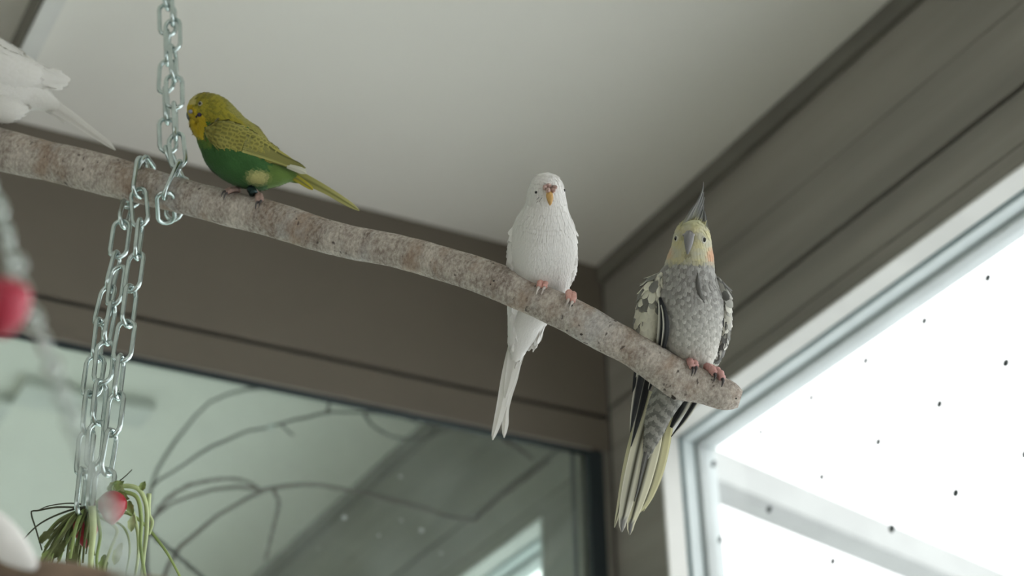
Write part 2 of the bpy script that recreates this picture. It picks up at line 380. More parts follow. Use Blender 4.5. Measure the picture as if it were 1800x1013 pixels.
def disc_axes(n, a, b, h, roll=0.0):
    n = nz(n); u = nz(np.cross(n, down)) if abs(np.dot(n, down)) < .95 else nz(np.cross(n, right)); v = np.cross(n, u)
    u2 = u * math.cos(roll) + v * math.sin(roll); v2 = v * math.cos(roll) - u * math.sin(roll)
    return [u2 * a, v2 * b, n * h]
for (px, py, a) in [(868, 494, 1.6), (1004, 537, 2.4), (1022, 588, 2.2), (1184, 700, 4.0), (1294, 701, 1.5), (862, 500, 1.2)]:
    p, n = on(bvh_branch, px, py)
    fixn(build('knot', *ellipsoid(p, disc_axes(n, a / F * 1.2 * 1.3, a / F * 1.2, .0006)), M_knot, bo, base=p))

# ------------------------------------------------------------------ chains
WIRE, PITCH, LW = .0019, .0325, .0067
def stadium(half_w, half_l, r, nv=8, arc=7):
    P = []
    for k in range(arc): a = math.pi * k / (arc - 1); P.append((half_w * math.cos(a), 0, half_l - half_w + half_w * math.sin(a)))
    for k in range(arc): a = math.pi + math.pi * k / (arc - 1); P.append((half_w * math.cos(a), 0, -half_l + half_w + half_w * math.sin(a)))
    P = np.array(P); n = len(P); V = []
    for i in range(n):
        T = nz(P[(i + 1) % n] - P[i - 1]); v = np.array([0, 1.0, 0]); u = np.cross(v, T)
        V += [P[i] + (u * math.cos(b) + v * math.sin(b)) * r for b in np.linspace(0, 2 * math.pi, nv + 1)[:-1]]
    Fc = []
    for i in range(n):
        for j in range(nv):
            k = (j + 1) % nv; i2 = (i + 1) % n; Fc.append((i*nv + j, i*nv + k, i2*nv + k, i2*nv + j))
    return V, Fc
def link_matrix(c, t, face, twist):
    t = nz(t); f = face - t * np.dot(face, t); f = nz(f); g = np.cross(t, f)
    y = f * math.cos(twist) + g * math.sin(twist); x = np.cross(y, t)
    m = Matrix.Identity(4)
    for i in range(3): m[i][0] = x[i]; m[i][1] = y[i]; m[i][2] = t[i]; m[i][3] = c[i]
    return m
def resample(P, step):
    P = catmull(P, 400); d = np.concatenate([[0], np.cumsum(np.linalg.norm(np.diff(P, axis=0), axis=1))])
    n = max(2, int(round(d[-1] / step))); q = np.linspace(0, d[-1], n + 1)
    return np.array([[np.interp(x, d, P[:, k]) for k in range(3)] for x in q])
link_src = {}
def chain(root, strands, key, half_w, half_l, r, pitch, m, phase=0.25, par=(0, 0, 0)):
    """every link its own part, the mesh shared; strands: lists of world points"""
    for si, S in enumerate(strands):
        Q = resample(S, pitch)
        for i in range(len(Q) - 1):
            c = (Q[i] + Q[i + 1]) / 2; t = Q[i + 1] - Q[i]; f = CAM - c
            mw = link_matrix(c, t, f, phase + (math.pi / 2 if (len(Q) + i + par[si]) % 2 else 0) + .25 * math.sin(i * 1.7 + si))
            if key not in link_src:
                o = build('link', stadium(half_w, half_l, r)[0], stadium(half_w, half_l, r)[1], m, None); link_src[key] = o
                fixn(o); o.parent = root; o.matrix_local = Matrix.Translation(-Vector(origin(root))) @ mw
            else: share(link_src[key], root, mw)
def bring(px, w, ang):   # a point around the branch: ang 0 = towards the camera, 90 = up
    c = branch_axis(px); T = nz(branch_axis(px + 8) - branch_axis(px - 8)); v = nz(CAM - c); v = nz(v - T * v.dot(T)); u_ = np.cross(T, v)
    if u_[2] < 0: u_ = -u_
    rr = branch_r(px) + w; a = math.radians(ang); return c + (v * math.cos(a) + u_ * math.sin(a)) * rr
HL = PITCH / 2 + WIRE
# upper chain: ceiling hook, two strands, a turn round the branch
hook = ceil(283, -450)
uc = empty('hanging_chain', hook, 'zinc steel link chain rising from the branch to the ceiling', 'chain')
def on_line(px, py, A, B):   # the point of line A-B at photo height py, shifted sideways to px
    lo, hi = 0.0, 1.0
    for _ in range(40):
        t = (lo + hi) / 2; lo, hi = (t, hi) if pix(A + (B - A) * t)[1] > py else (lo, t)
    return at(px, py, pix(A + (B - A) * lo)[2])
uA = bring(300, .004, 90)
U1 = [hook - up * .03] + [on_line(x, y, uA, hook) + fwd * .004 for x, y in ((290, -200), (291, 0), (294, 87), (289, 138), (292, 200), (291, 255))] + [bring(295, .006, 112), bring(300, .006, 170), bring(302, .006, 235)]
U2 = [hook - up * .03 + right * .006] + [on_line(x, y, uA, hook) - fwd * .006 for x, y in ((300, -200), (305, 0), (307, 99), (309, 156), (310, 215), (313, 265))] + [bring(313, .004, 62), bring(311, .004, 5), bring(306, .004, -45), bring(302, .008, -100)]
chain(uc, [U1, U2], 'big', LW, HL, WIRE, PITCH, M_steel, .2, (0, 0))
hk = [hook + up * .0005, hook - up * .012] + [hook - up * .024 + right * .009 * math.sin(a) + up * .010 * math.cos(a) for a in np.linspace(0.2, 5.2, 12)]
build('ceiling_hook', *tube(hk, .0022, 8), M_steel, uc)
# lower chain: turned round the branch, hanging down to the greens
p_b = bring(250, .005, 60)
def hang(pts, x0, z0):   # points on a plumb line drop: depth follows the vertical through the start
    return [at(x, y, z) for x, y, z in pts]
top3 = bring(238, .006, -120)
def plumb(px, py, ref):  # the point under ref whose photo height is py, shifted sideways to px
    d = ray(px, py); t = ((ref - CAM)[:2].dot(d[:2])) / d[:2].dot(d[:2]); return CAM + d * t
refB, refA = bring(252, .004, 0), bring(236, .004, -60)
lc = empty('hanging_chain', p_b, 'zinc steel link chain dropping from the branch to the bunch of greens', 'chain')
B_ = [bring(240, .006, 150), bring(247, .005, 95), bring(250, .004, 45), bring(252, .004, 0)] + [plumb(x, y, refB) for x, y in ((252, 352), (244, 409), (237.6, 472), (226.6, 536), (220, 597), (208, 661), (203, 728), (192, 792), (183, 850), (178, 900))]
A1 = [bring(240, .006, 170), bring(235, .006, -140), bring(232, .004, -80), plumb(215, 390, refA), plumb(207.6, 445, refA), plumb(193, 500, refA), plumb(175, 575, refA), plumb(168, 640, refA), plumb(159, 700, refA), plumb(151, 780, refA), plumb(145, 840, refA), plumb(139, 900, refA)]
A2 = [plumb(209, 470, refA - fwd * .012), plumb(206, 506, refA - fwd * .012), plumb(190, 575, refA - fwd * .012), plumb(183, 640, refA - fwd * .012), plumb(176, 700, refA - fwd * .012), plumb(169, 760, refA - fwd * .012), plumb(163, 830, refA - fwd * .012), plumb(157, 895, refA - fwd * .012)]
chain(lc, [B_, A1, A2], 'big', LW, HL, WIRE, PITCH, M_steel, .5, (0, 1, 1))

# ------------------------------------------------------------------ bird machinery
M_feather = attrmat('plumage', .9, sheen=.15, trans=.12)
M_vane = attrmat('flight_feather', .7, trans=.25)
M_skin = attrmat('bird_skin', .55, spec=.35)
M_eye = mat('eye_black', (0.006, 0.005, 0.005), 0.08, spec=.6)
M_claw = mat('claw_horn', (0.06, 0.055, 0.055), 0.35)
class Loft:
    """surface swept along a path of photo points with own depths; a = half-width seen, bf/bb = half-depth towards / away from the camera"""
    def __init__(s, S, z0, n=90, nv=40):
        A = []
        for px, py, a, dz, bf, bb in S:
            z = z0 + dz; A.append([*at(px, py, z), a / F * z, bf, bb])
        s.A = catmull(A, n); s.n = n; s.nv = nv
        P = s.A[:, :3]; T = np.gradient(P, axis=0); s.T = T / np.linalg.norm(T, axis=1)[:, None]
        Vw = CAM - P; Vw /= np.linalg.norm(Vw, axis=1)[:, None]
        D = Vw - s.T * (Vw * s.T).sum(1)[:, None]; s.D = D / np.linalg.norm(D, axis=1)[:, None]; s.S = np.cross(s.T, s.D)
        s.len = np.linalg.norm(np.diff(P, axis=0), axis=1).sum()
        a = np.arange(nv) / nv * 2 * math.pi
        s.G = np.array([[s.pt(i, t) for t in a] for i in range(n)])
    def pt(s, i, t):
        A = s.A[i]; b = A[4] if math.sin(t) > 0 else A[5]
        return A[:3] + s.S[i] * max(A[3], 1e-5) * math.cos(t) + s.D[i] * max(b, 1e-5) * math.sin(t)
    def verts(s): return s.G.reshape(-1, 3)
    def faces(s): return gridfaces(s.n, s.nv)
    def normals(s):
        du = np.gradient(s.G, axis=0); dv = np.roll(s.G, -1, 1) - np.roll(s.G, 1, 1); N = np.cross(dv, du)
        N /= np.linalg.norm(N, axis=2)[..., None] + 1e-12
        out = s.G - s.A[:, None, :3]; N *= np.sign((N * out).sum(2))[..., None]; return N
def body_mesh(name, L, colf, m, parent):
    V = L.verts(); c = np.array([colf(*pix(p)[:2], p, .5) for p in V])
    o = build(name, V, L.faces(), m, parent, cols=c); fixn(o); return o
def plumage(name, L, colf, m, parent, step, fl, fw, lift, u0=0.03, u1=.97, edgef=None, side='all', nblend=.75, head=0.0):
    """overlapping small feathers laid like shingles over the sweep"""
    N = L.normals(); V, Fc, Cc, NN = [], [], [], []
    d = np.concatenate([[0], np.cumsum(np.linalg.norm(np.diff(L.A[:, :3], axis=0), axis=1))]); rows = int(L.len * (u1 - u0) / step); nv = L.nv
    for r_ in range(rows, -1, -1):
        su = (u0 + (u1 - u0) * r_ / rows) * L.len; fi = float(np.interp(su, d, np.arange(L.n)))
        i = min(int(fi), L.n - 2); w_ = fi - i
        ring = L.G[i] * (1 - w_) + L.G[i + 1] * w_; nr_ = N[i] * (1 - w_) + N[i + 1] * w_; tg = L.T[i]
        per = np.linalg.norm(np.roll(ring, -1, 0) - ring, axis=1); cs = np.concatenate([[0], np.cumsum(per)]); k = max(4, int(cs[-1] / (fw * .62)))
        ringc = np.vstack([ring, ring[:1]]); nrc = np.vstack([nr_, nr_[:1]])
        for q in range(k):
            sv = ((q + .5 * (r_ % 2) + rng.uniform(-.18, .18)) / k % 1) * cs[-1]
            p = np.array([np.interp(sv, cs, ringc[:, t]) for t in range(3)]); n_ = nz([np.interp(sv, cs, nrc[:, t]) for t in range(3)])
            if side == 'front' and np.dot(n_, CAM - p) < -.15 * np.linalg.norm(CAM - p): continue
            p = p + tg * rng.uniform(-.25, .25) * step
            t_ = tg - n_ * np.dot(tg, n_); t_ = nz(t_); b_ = np.cross(n_, t_)
            yaw = rng.uniform(-.13, .13); t_, b_ = t_ * math.cos(yaw) + b_ * math.sin(yaw), b_ * math.cos(yaw) - t_ * math.sin(yaw)
            hs = 1 - .5 * max(0, 1 - (r_ / rows) / head) ** .5 if head and r_ / rows < head else 1.0
            ln = hs * fl * rng.uniform(.85, 1.15); wd = (.5 + .5 * hs) * fw * rng.uniform(.9, 1.1); lf = hs ** 2 * lift * rng.uniform(.6, 1.4)
            px, py, _ = pix(p + t_ * ln * .6); n0 = len(V)
            for (x, y, e) in ((0, 0, 0), (.35, -.42, .6), (.35, 0, 0), (.35, .42, .6), (.75, -.46, 1), (.75, 0, .12), (.75, .46, 1), (.97, -.2, 1), (.97, .2, 1)):
                V.append(p + t_ * x * ln + b_ * y * wd + n_ * (.0003 + lf * x * x - .25 * abs(y) * wd * .6))
                Cc.append(colf(px, py, p, e)); NN.append(nz(n_ + t_ * .25 * (1 - nblend) * 4 + b_ * y * (1 - nblend) * 2))
            Fc += [(n0, n0+1, n0+2), (n0, n0+2, n0+3), (n0+1, n0+4, n0+5, n0+2), (n0+2, n0+5, n0+6, n0+3), (n0+4, n0+7, n0+5), (n0+5, n0+7, n0+8), (n0+5, n0+8, n0+6)]
    return build(name, V, Fc, m, parent, cols=np.array(Cc), normals=NN, kind='stuff')
def quill(name, S, z0, colf, parent, n=26, m=None, cup=.05, label=None):
    """one long flat feather: S = (px,py,half-width px,dz)"""
    A = catmull([[*at(px, py, z0 + dz), a / F * (z0 + dz)] for px, py, a, dz in S], n); P = A[:, :3]
    T = np.gradient(P, axis=0); T /= np.linalg.norm(T, axis=1)[:, None]; Vw = CAM - P; Vw /= np.linalg.norm(Vw, axis=1)[:, None]
    D = Vw - T * (Vw * T).sum(1)[:, None]; D /= np.linalg.norm(D, axis=1)[:, None]; B = np.cross(T, D)
    V, C = [], []; ys = (-1, -.8, -.4, -.07, 0, .07, .4, .8, 1)
    for k_, th in ((0, .0004), (1, -.0004)):
        for i in range(n):
            a = max(A[i, 3], 2e-4)
            for y in ys:
                V.append(P[i] + B[i] * a * y + D[i] * (th * (1 - .6 * abs(y)) - cup * a * abs(y) + (.0005 if abs(y) < .08 else 0) * (1 if k_ == 0 else -.3))); C.append(colf(i / (n - 1), y))
    m_ = len(ys); Fc = []
    for k_ in (0, 1):
        for i in range(n - 1):
            for j in range(m_ - 1):
                q = k_ * n * m_ + i * m_ + j; f = (q, q + 1, q + m_ + 1, q + m_); Fc.append(f if k_ == 0 else f[::-1])
    h = n * m_
    for i in range(n - 1):
        for j in (0, m_ - 1): Fc.append((i*m_ + j, (i+1)*m_ + j, h + (i+1)*m_ + j, h + i*m_ + j))
    for i in (0, n - 1):
        for j in range(m_ - 1): Fc.append((i*m_ + j, i*m_ + j + 1, h + i*m_ + j + 1, h + i*m_ + j))
    return build(name, V, Fc, m or M_vane, parent, cols=np.array(C), label=label)
def colored(name, V, Fc, colour, parent, m=None, label=None):
    cols = np.tile(colour, (len(V), 1)) if not callable(colour) else np.array([colour(p) for p in V])
    return fixn(build(name, V, Fc, m or M_skin, parent, cols=cols, label=label))
def bump_on(name, bvh, px, py, a, b, h, colour, parent, m=None, roll=0.0, sink=.3, label=None, z=1.2):
    p, n = on(bvh, px, py); ax = disc_axes(n, a / F * z, b / F * z, h, roll)
    V, Fc = ellipsoid(p - n * h * sink, ax, 8, 14)
    if m is not None and colour is None: return fixn(build(name, V, Fc, m, parent, label=label))
    return colored(name, V, Fc, colour, parent, m, label)
def bvh_of(L): return BVHTree.FromPolygons([tuple(p) for p in L.verts()], L.faces())
def toes(parent, pts, rad, colour, clawcol=None, leg=None):
    """pts: list of toes, each = list of (px, angle round the branch); a foot with claws as sub-parts"""
    prs = []
    for tp in pts:
        P = catmull([bring(px, rad * .9, a) for px, a in tp], 14); rr = rad * (1 + .16 * np.cos(np.linspace(0, 6 * math.pi, 14))); rr[-1] *= .6
        prs.append(tube(P, rr, 8))
    if leg is not None: prs.append(tube(catmull(leg, 8), [rad * 1.05] * 8, 8))
    ft = colored('foot', *merge(prs), colour, parent)
    for tp in pts:
        (pa, aa), (pb_, ab) = tp[-2], tp[-1]; s_ = 1 if ab > aa else -1; dx = (pb_ - pa) * .25
        P = catmull([bring(pb_, rad * .9, ab), bring(pb_ + dx, rad * 1.5, ab + s_ * 11), bring(pb_ + 1.6 * dx, rad * .4, ab + s_ * 24)], 8)
        build('claw', *tube(P, np.linspace(rad * .55, rad * .1, 8), 6), M_claw if clawcol is None else clawcol, ft)
    return ft
lerp = lambda a, b, t: tuple(np.asarray(a) * (1 - t) + np.asarray(b) * t)

# ------------------------------------------------------------------ white budgie (facing the camera)
W = (0.80, 0.785, 0.755)
z0 = branch_z(950)
wb = empty('white_budgie', bring(968, 0, 90), 'white budgie with orange beak perched upright facing forward beside the grey cockatiel', 'bird', None)
def wcol(px, py, p, e): return lerp(W, (0.70, 0.68, 0.645), .35 * (1 - e))
LB = Loft([(963, 303.5, 3, -.010, .002, .002), (963, 305.5, 12, -.010, .007, .007), (962.5, 310, 19.5, -.010, .010, .011), (961.5, 320, 27, -.010, .0135, .015), (960.5, 334, 31.5, -.009, .015, .017), (960, 347, 34, -.008, .0155, .018),
           (960, 360, 36.5, -.007, .0155, .019), (959, 374, 42, -.006, .017, .021), (957.5, 392, 51, -.004, .020, .023), (956, 413, 56, .000, .0225, .025), (955, 438, 58, .004, .0235, .025), (954.5, 462, 57, .009, .022, .024), (956, 482, 51, .014, .020, .023),
           (955, 502, 43, .022, .019, .021), (944, 530, 37, .033, .016, .018), (927, 562, 29, .037, .012, .013), (919, 588, 23, .040, .008, .009), (912, 612, 14, .042, .005, .005), (907, 632, 7, .043, .003, .003)], z0, 110, 48)
body_mesh('body', LB, lambda a, b, c, e: W, M_feather, wb)
plumage('plumage', LB, wcol, M_feather, wb, .0021, .0058, .0027, .0006, .015, .97, nblend=.72, head=.4)
bw = bvh_of(LB)
def wing_w(S, dz0):
    L = Loft(S, z0 + dz0, 50, 24); o = body_mesh('wing', L, lambda a, b, c, e: W, M_feather, wb)
    plumage('wing_feathers', L, wcol, M_feather, o, .004, .011, .006, .0005, .05, .93, nblend=.7); return L
wing_w([(919, 384, 3, -.002, .003, .003), (912, 398, 8, .000, .005, .006), (907.5, 420, 10.5, .002, .007, .009), (904, 445, 11, .005, .008, .010), (902.5, 472, 10.5, .010, .008, .010), (902, 505, 10, .018, .007, .008), (903, 545, 10, .030, .005, .006), (904, 580, 10, .036, .004, .004), (903, 602, 8, .039, .0025, .003), (902, 612, 3, .040, .001, .001)], 0)
wing_w([(994, 384, 3, -.002, .003, .003), (998, 400, 9, .000, .006, .006), (1001, 425, 11, .003, .008, .009), (1002, 450, 11.5, .007, .009, .010), (1000, 474, 11, .012, .009, .009), (992, 492, 10, .020, .006, .007), (975, 522, 9, .032, .005, .006), (955, 560, 8, .038, .004, .004), (943, 590, 8, .041, .003, .003), (934, 611, 4, .042, .001, .001)], 0)
wq = lambda t, y: lerp((.76, .745, .70), (.80, .79, .75), abs(y))
for S in ([(918, 575, 14, .040), (903, 618, 12, .045), (893, 660, 11.5, .047), (882, 712, 9, .049), (873, 748, 6.5, .050), (867, 768, 3.5, .050), (866, 774, .8, .050)],
          [(920, 575, 13, .043), (911, 620, 9, .047), (902, 664, 8.5, .049), (894, 694, 7, .050), (890, 722, 4.5, .051), (888, 745, 6, .051), (886.5, 762, 3.6, .051), (886, 770, .8, .051)],
          [(922, 570, 18, .038), (909, 615, 15, .043), (900, 655, 11, .045), (893, 684, 7, .046), (888, 700, 1, .047)],
          [(930, 570, 14, .036), (921, 598, 9, .040), (912, 628, 6, .043), (905, 648, 1, .044)]):
    quill('tail_feather', S, z0, wq, wb)
for (px, py, a, b, h) in ((958.5, 330, 4.6, 5.4, .0042), (963, 335, 5.0, 5.6, .0062), (969, 335, 4.2, 5.0, .0062), (973, 330, 3.4, 4.4, .0040), (964, 327, 5.5, 4.0, .0036)):
    bump_on('cere', bw, px, py, a, b, h, lambda p: lerp((.36, .22, .19), (.55, .40, .36), random.random()), wb)
p, n = on(bw, 966, 338); q, n2 = on(bw, 967, 360); fw_ = nz(CAM - p)
zb = pix(p)[2]
BK = catmull([[*(at(966, 338, zb) + fw_ * .001), .0020], [*(at(966, 343, zb) + fw_ * .0048), .0026], [*(at(966.8, 350, zb) + fw_ * .0056), .0024], [*(at(967, 357, zb) + fw_ * .0036), .0014], [*(at(966.8, 361, zb) + fw_ * .0014), .0004]], 16)
colored('beak', *tube(BK[:, :3], BK[:, 3], 14), lambda p: lerp((.56, .34, .12), (.46, .27, .09), random.random()), wb)
for (px, py) in ((942.5, 338.5), (991, 335)):
    e = bump_on('eye', bw, px, py, 2.3, 2.6, .0012, None, wb, M_eye, sink=.1)
for (px, py, l, r_) in ((946, 349, 4.5, -.7), (949, 353, 4.5, -.8), (945, 355, 3.0, -.7), (952, 349, 3, -.9)):
    bump_on('cheek_mark', bw, px, py, l, .55, .0009, (.30, .29, .28), wb, M_feather, roll=r_, sink=-.1)
PINK = (.60, .31, .26)
pk = lambda p: lerp(PINK, (.66, .42, .36), random.random() * .6)
toes(wb, [[(936, 105), (938, 80), (941, 55), (944, 36)], [(944, 105), (946, 80), (948, 58), (951, 44)]], .0024, pk, mat('pale_claw', (.55, .50, .46), .4))
toes(wb, [[(983, 105), (986, 82), (989, 60), (993, 42)], [(990, 105), (993, 82), (997, 60), (1000, 40)]], .0024, pk, bpy.data.materials['pale_claw'])

# ------------------------------------------------------------------ pearl cockatiel
ck = empty('cockatiel', bring(1238, 0, 90), 'grey pearl cockatiel with yellow crested face perched near the cut branch end', 'bird')
z0 = branch_z(1220)
GREY, PALE, YEL = (.27, .265, .25), (.60, .59, .545), (.56, .515, .30)
def sn(x, y, k, ph=0): return math.sin(x*k + ph) * math.sin(y*k*1.21 + ph*2.1) + .6 * math.sin((x + y)*k*.61 + ph*3) * math.sin((x - y)*k*.83)
def ccol(px, py, p, e):
    if py < 468:                                   # face
        c = lerp((.52, .505, .385), YEL, max(0, min(1, .5 + .6 * sn(px, py, .16))))
        if py < 402: c = lerp(c, (.50, .50, .30), min(1, (402 - py) / 14))
        d = math.hypot((px - 1250) / 9, (py - 450) / 15)
        if d < 1.25: c = lerp((.60, .36, .23), c, min(1, max(0, d - .45) / .8))
        d = math.hypot((px - 1176) / 8, (py - 446) / 13)
        if d < 1.2: c = lerp((.58, .42, .28), c, min(1, max(0, d - .3) / .9))
        d = math.hypot((px - 1210) / 22, (py - 418) / 10)
        if d < 1: c = lerp((.28, .26, .12), c, max(.2, d))
        d = math.hypot((px - 1209) / 10, (py - 450) / 12)
        if d < 1: c = lerp((.22, .20, .14), c, max(.15, d))
        if py > 458: c = lerp(c, GREY, (py - 458) / 16)
        return c
    t = min(1, max(0, (py - 520) / 110))
    base = lerp((.23, .225, .21), (.47, .46, .41), t)
    m_ = max(0, min(1, .5 + .6 * sn(px, py, .34, 1.3)))
    c = lerp(base, lerp((.54, .53, .50), (.70, .69, .63), t), .85 * m_ ** 1.2 * (.6 + .4 * e))
    if py > 655:
        c = lerp((.10, .10, .092), (.40, .39, .35), .5 + .5 * math.sin(py * .32 + abs(px - (1163 - (py - 690) * .28)) * -.28)) ; c = lerp(c, (.26, .255, .225), .3)
    return c
LC = Loft([(1217, 386, 4, -.006, .002, .003), (1218, 389, 13, -.006, .008, .009), (1217.5, 395, 21, -.006, .012, .013), (1217, 405, 28, -.005, .0145, .016), (1216.5, 418, 32, -.004, .016, .018), (1216, 432, 34.5, -.003, .0165, .0185), (1215, 447, 38.5, -.002, .0165, .019),
           (1213.5, 460, 41.5, -.001, .0165, .020), (1212, 472, 44, .000, .0185, .022), (1210, 488, 51, .002, .022, .025), (1209, 508, 58, .004, .0255, .028), (1210, 533, 62, .007, .027, .029), (1212, 560, 60, .010, .026, .028), (1214, 586, 54, .013, .024, .026), (1216, 610, 45, .017, .021, .023),
           (1213, 634, 36, .024, .018, .020), (1198, 660, 31, .034, .014, .016), (1178, 690, 27, .040, .010, .012), (1163, 718, 23, .043, .007, .008), (1151, 752, 17, .046, .005, .005), (1143, 778, 10, .048, .003, .003), (1138, 796, 3, .049, .001, .001)], z0, 120, 48)
body_mesh('body', LC, lambda a, b, c, e: ccol(a, b, c, .5), M_feather, ck)
# breast parting: dark strip laid on as the shade where the feathers part
G = LC.G
plumage('plumage', LC, ccol, M_feather, ck, .0023, .0070, .0036, .0007, .012, .985, nblend=.72, head=.33)
bc = bvh_of(LC)
def parting(name, pts, a0, parent):
    P = []
    for (px, py) in pts: p, n = on(bc, px, py); P.append(p - n * .0005)
    P = catmull(P, 16); return build(name, *tube(P, np.sin(np.linspace(.15, 3.0, 16)) * a0, 6), mat('furrow_shade', (.10, .098, .09), .95), parent)
parting('breast_furrow_shade', [(1226, 480), (1226, 497), (1229, 515), (1238, 533)], .0019, ck)
# wings: shell with mottled coverts, long dark flight feathers with pale edges
def cwing_col(px, py, p, e):
    m_ = sn(px, py, .33, .6) + .5 * sn(px, py, .71, 2.2)
    c = (.66, .65, .53) if px < 1200 else (.34, .335, .30)
    if px < 1200:
        u = px - (1147 - (py - 497) * .10)
        if m_ > .35 and (py < 545 or u < -10): c = (.17, .17, .15)
        elif m_ > .05 and (py < 540 or u < -12): c = (.38, .375, .32)
    else:
        if m_ > .25: c = (.12, .12, .11)
        elif m_ < -.45: c = (.60, .59, .52)
    return lerp(c, tuple(min(1, x * 1.25) for x in c), e * .6)
def cwing(S):
    L = Loft(S, z0, 50, 26); o = body_mesh('wing', L, lambda a, b, c, e: cwing_col(a, b, c, .3), M_feather, ck)
    plumage('wing_coverts', L, cwing_col, M_feather, o, .0042, .011, .0068, .0009, .03, .95, nblend=.6); return o
wA = cwing([(1163, 480, 4, -.002, .004, .004), (1155, 494, 14, -.002, .008, .009), (1149, 512, 20, .000, .010, .011), (1145, 536, 23, .003, .011, .012), (1141, 562, 24, .007, .011, .012), (1138, 590, 20, .013, .010, .011), (1135, 612, 15, .022, .007, .008), (1133, 632, 9, .030, .004, .005), (1132, 642, 2, .034, .001, .001)])
wB = cwing([(1261, 488, 3, .000, .003, .004), (1268, 505, 8, .001, .006, .008), (1273, 528, 9, .004, .008, .010), (1275, 556, 9, .008, .008, .010), (1272, 586, 10, .013, .007, .009), (1264, 612, 10, .019, .006, .008), (1254, 636, 8, .027, .005, .006), (1242, 660, 6, .036, .003, .004), (1228, 686, 3, .040, .001, .001)])
DK = (.035, .037, .040)
def dq(t, y, edge=(.70, .69, .60)):
    if y > .72: return edge
    return lerp(DK, (.10, .10, .10), abs(y) * .5)
def dql(t, y): return dq(t, -y)
for S, f in (([(1156, 512, 3, -.002), (1162, 536, 5, -.0130), (1165, 570, 8.5, -.012), (1162, 600, 8, -.001), (1157, 625, 6, .018), (1150, 655, 5, .034), (1141, 685, 2, .041)], dq),
             ([(1158, 518, 2, -.003), (1168, 548, 4.5, -.0185), (1171, 575, 6, -.016), (1167, 604, 5, -.004), (1161, 630, 4, .014), (1155, 655, 1.5, .030)], dq),
             ([(1135, 600, 7, .020), (1128, 650, 8, .038), (1120, 690, 7, .044), (1113, 730, 5, .046), (1108, 760, 1, .047)], dq),
             ([(1128, 600, 6, .022), (1121, 650, 6, .040), (1116, 675, 4, .043), (1112, 690, .8, .044)], dql),
             ([(1142, 610, 7, .024), (1138, 660, 7, .042), (1130, 700, 7, .047), (1119, 745, 5, .048), (1109, 785, 1, .049)], dq)):
    quill('flight_feather', S, z0, f, wA, label='dark flight feather with a pale edge')
for S, f in (([(1270, 560, 5, -.002), (1268, 590, 6, .006), (1261, 620, 6.5, .014), (1252, 642, 5, .022), (1240, 670, 6, .036), (1224, 705, 5, .044), (1203, 738, 4, .048), (1182, 765, 1, .050)], dql),
             ([(1276, 566, 3, .000), (1273, 590, 4, .006), (1266, 616, 4.5, .015), (1257, 640, 4, .024), (1243, 675, 4, .038), (1225, 706, 4, .045), (1202, 741, 3.5, .049), (1180, 768, 1, .051)], dql),
             ([(1262, 570, 4, .000), (1256, 600, 5, .008), (1246, 628, 5, .020), (1232, 660, 8, .036), (1210, 695, 10, .044), (1196, 722, 9, .048), (1180, 752, 3, .050)], dql)):
    quill('flight_feather', S, z0, f, wB, label='dark flight feather with a pale edge')
def tq(ca, cb, shaft=(.10, .095, .07), tip=None):
    def f(t, y):
        c = lerp(ca, cb, t)
        if abs(y) < .08: c = shaft
        if tip and t > .90 and abs(y) < .75: c = tip
        return c
    return f
YW_, YP = (.78, .75, .46), (.82, .80, .62)
for S, f in (([(1140, 690, 7, .050), (1116, 765, 8, .053), (1101, 830, 8, .054), (1089, 890, 5, .055), (1083, 915, 2.6, .055), (1080, 928, .6, .055)], tq((.58, .57, .36), (.66, .65, .50))),
             ([(1150, 690, 10, .047), (1128, 765, 13, .050), (1113, 830, 14, .051), (1101, 885, 11.5, .052), (1095, 915, 7.5, .052), (1093, 932, 4, .052), (1093, 936, .8, .052)], tq(YP, (.70, .69, .60), tip=(.26, .26, .25))),
             ([(1160, 700, 12, .049), (1146, 775, 17, .0515), (1130, 840, 17, .0525), (1117, 890, 12, .053), (1109, 920, 7, .053), (1107, 937, 4, .053), (1107, 941, .8, .053)], tq(YP, YP, tip=(.20, .20, .20))),
             ([(1174, 700, 13, .052), (1162, 770, 17, .054), (1149, 830, 16, .055), (1134, 880, 9, .055), (1121, 903, 2, .055)], tq(YW_, (.68, .66, .44))),
             ([(1180, 705, 8, .055), (1173, 765, 8, .056), (1160, 825, 8, .057), (1144, 870, 6, .057), (1131, 899, 1, .057)], tq((.55, .53, .25), (.70, .68, .46))),
             ([(1141, 780, 5, .0475), (1133, 810, 4.5, .0485), (1126, 840, 3, .0495), (1120, 866, 2, .0505), (1115, 882, .6, .051)], lambda t, y: lerp((.20, .195, .185), (.13, .13, .12), abs(y)))):
    quill('tail_feather', S, z0, f, ck)
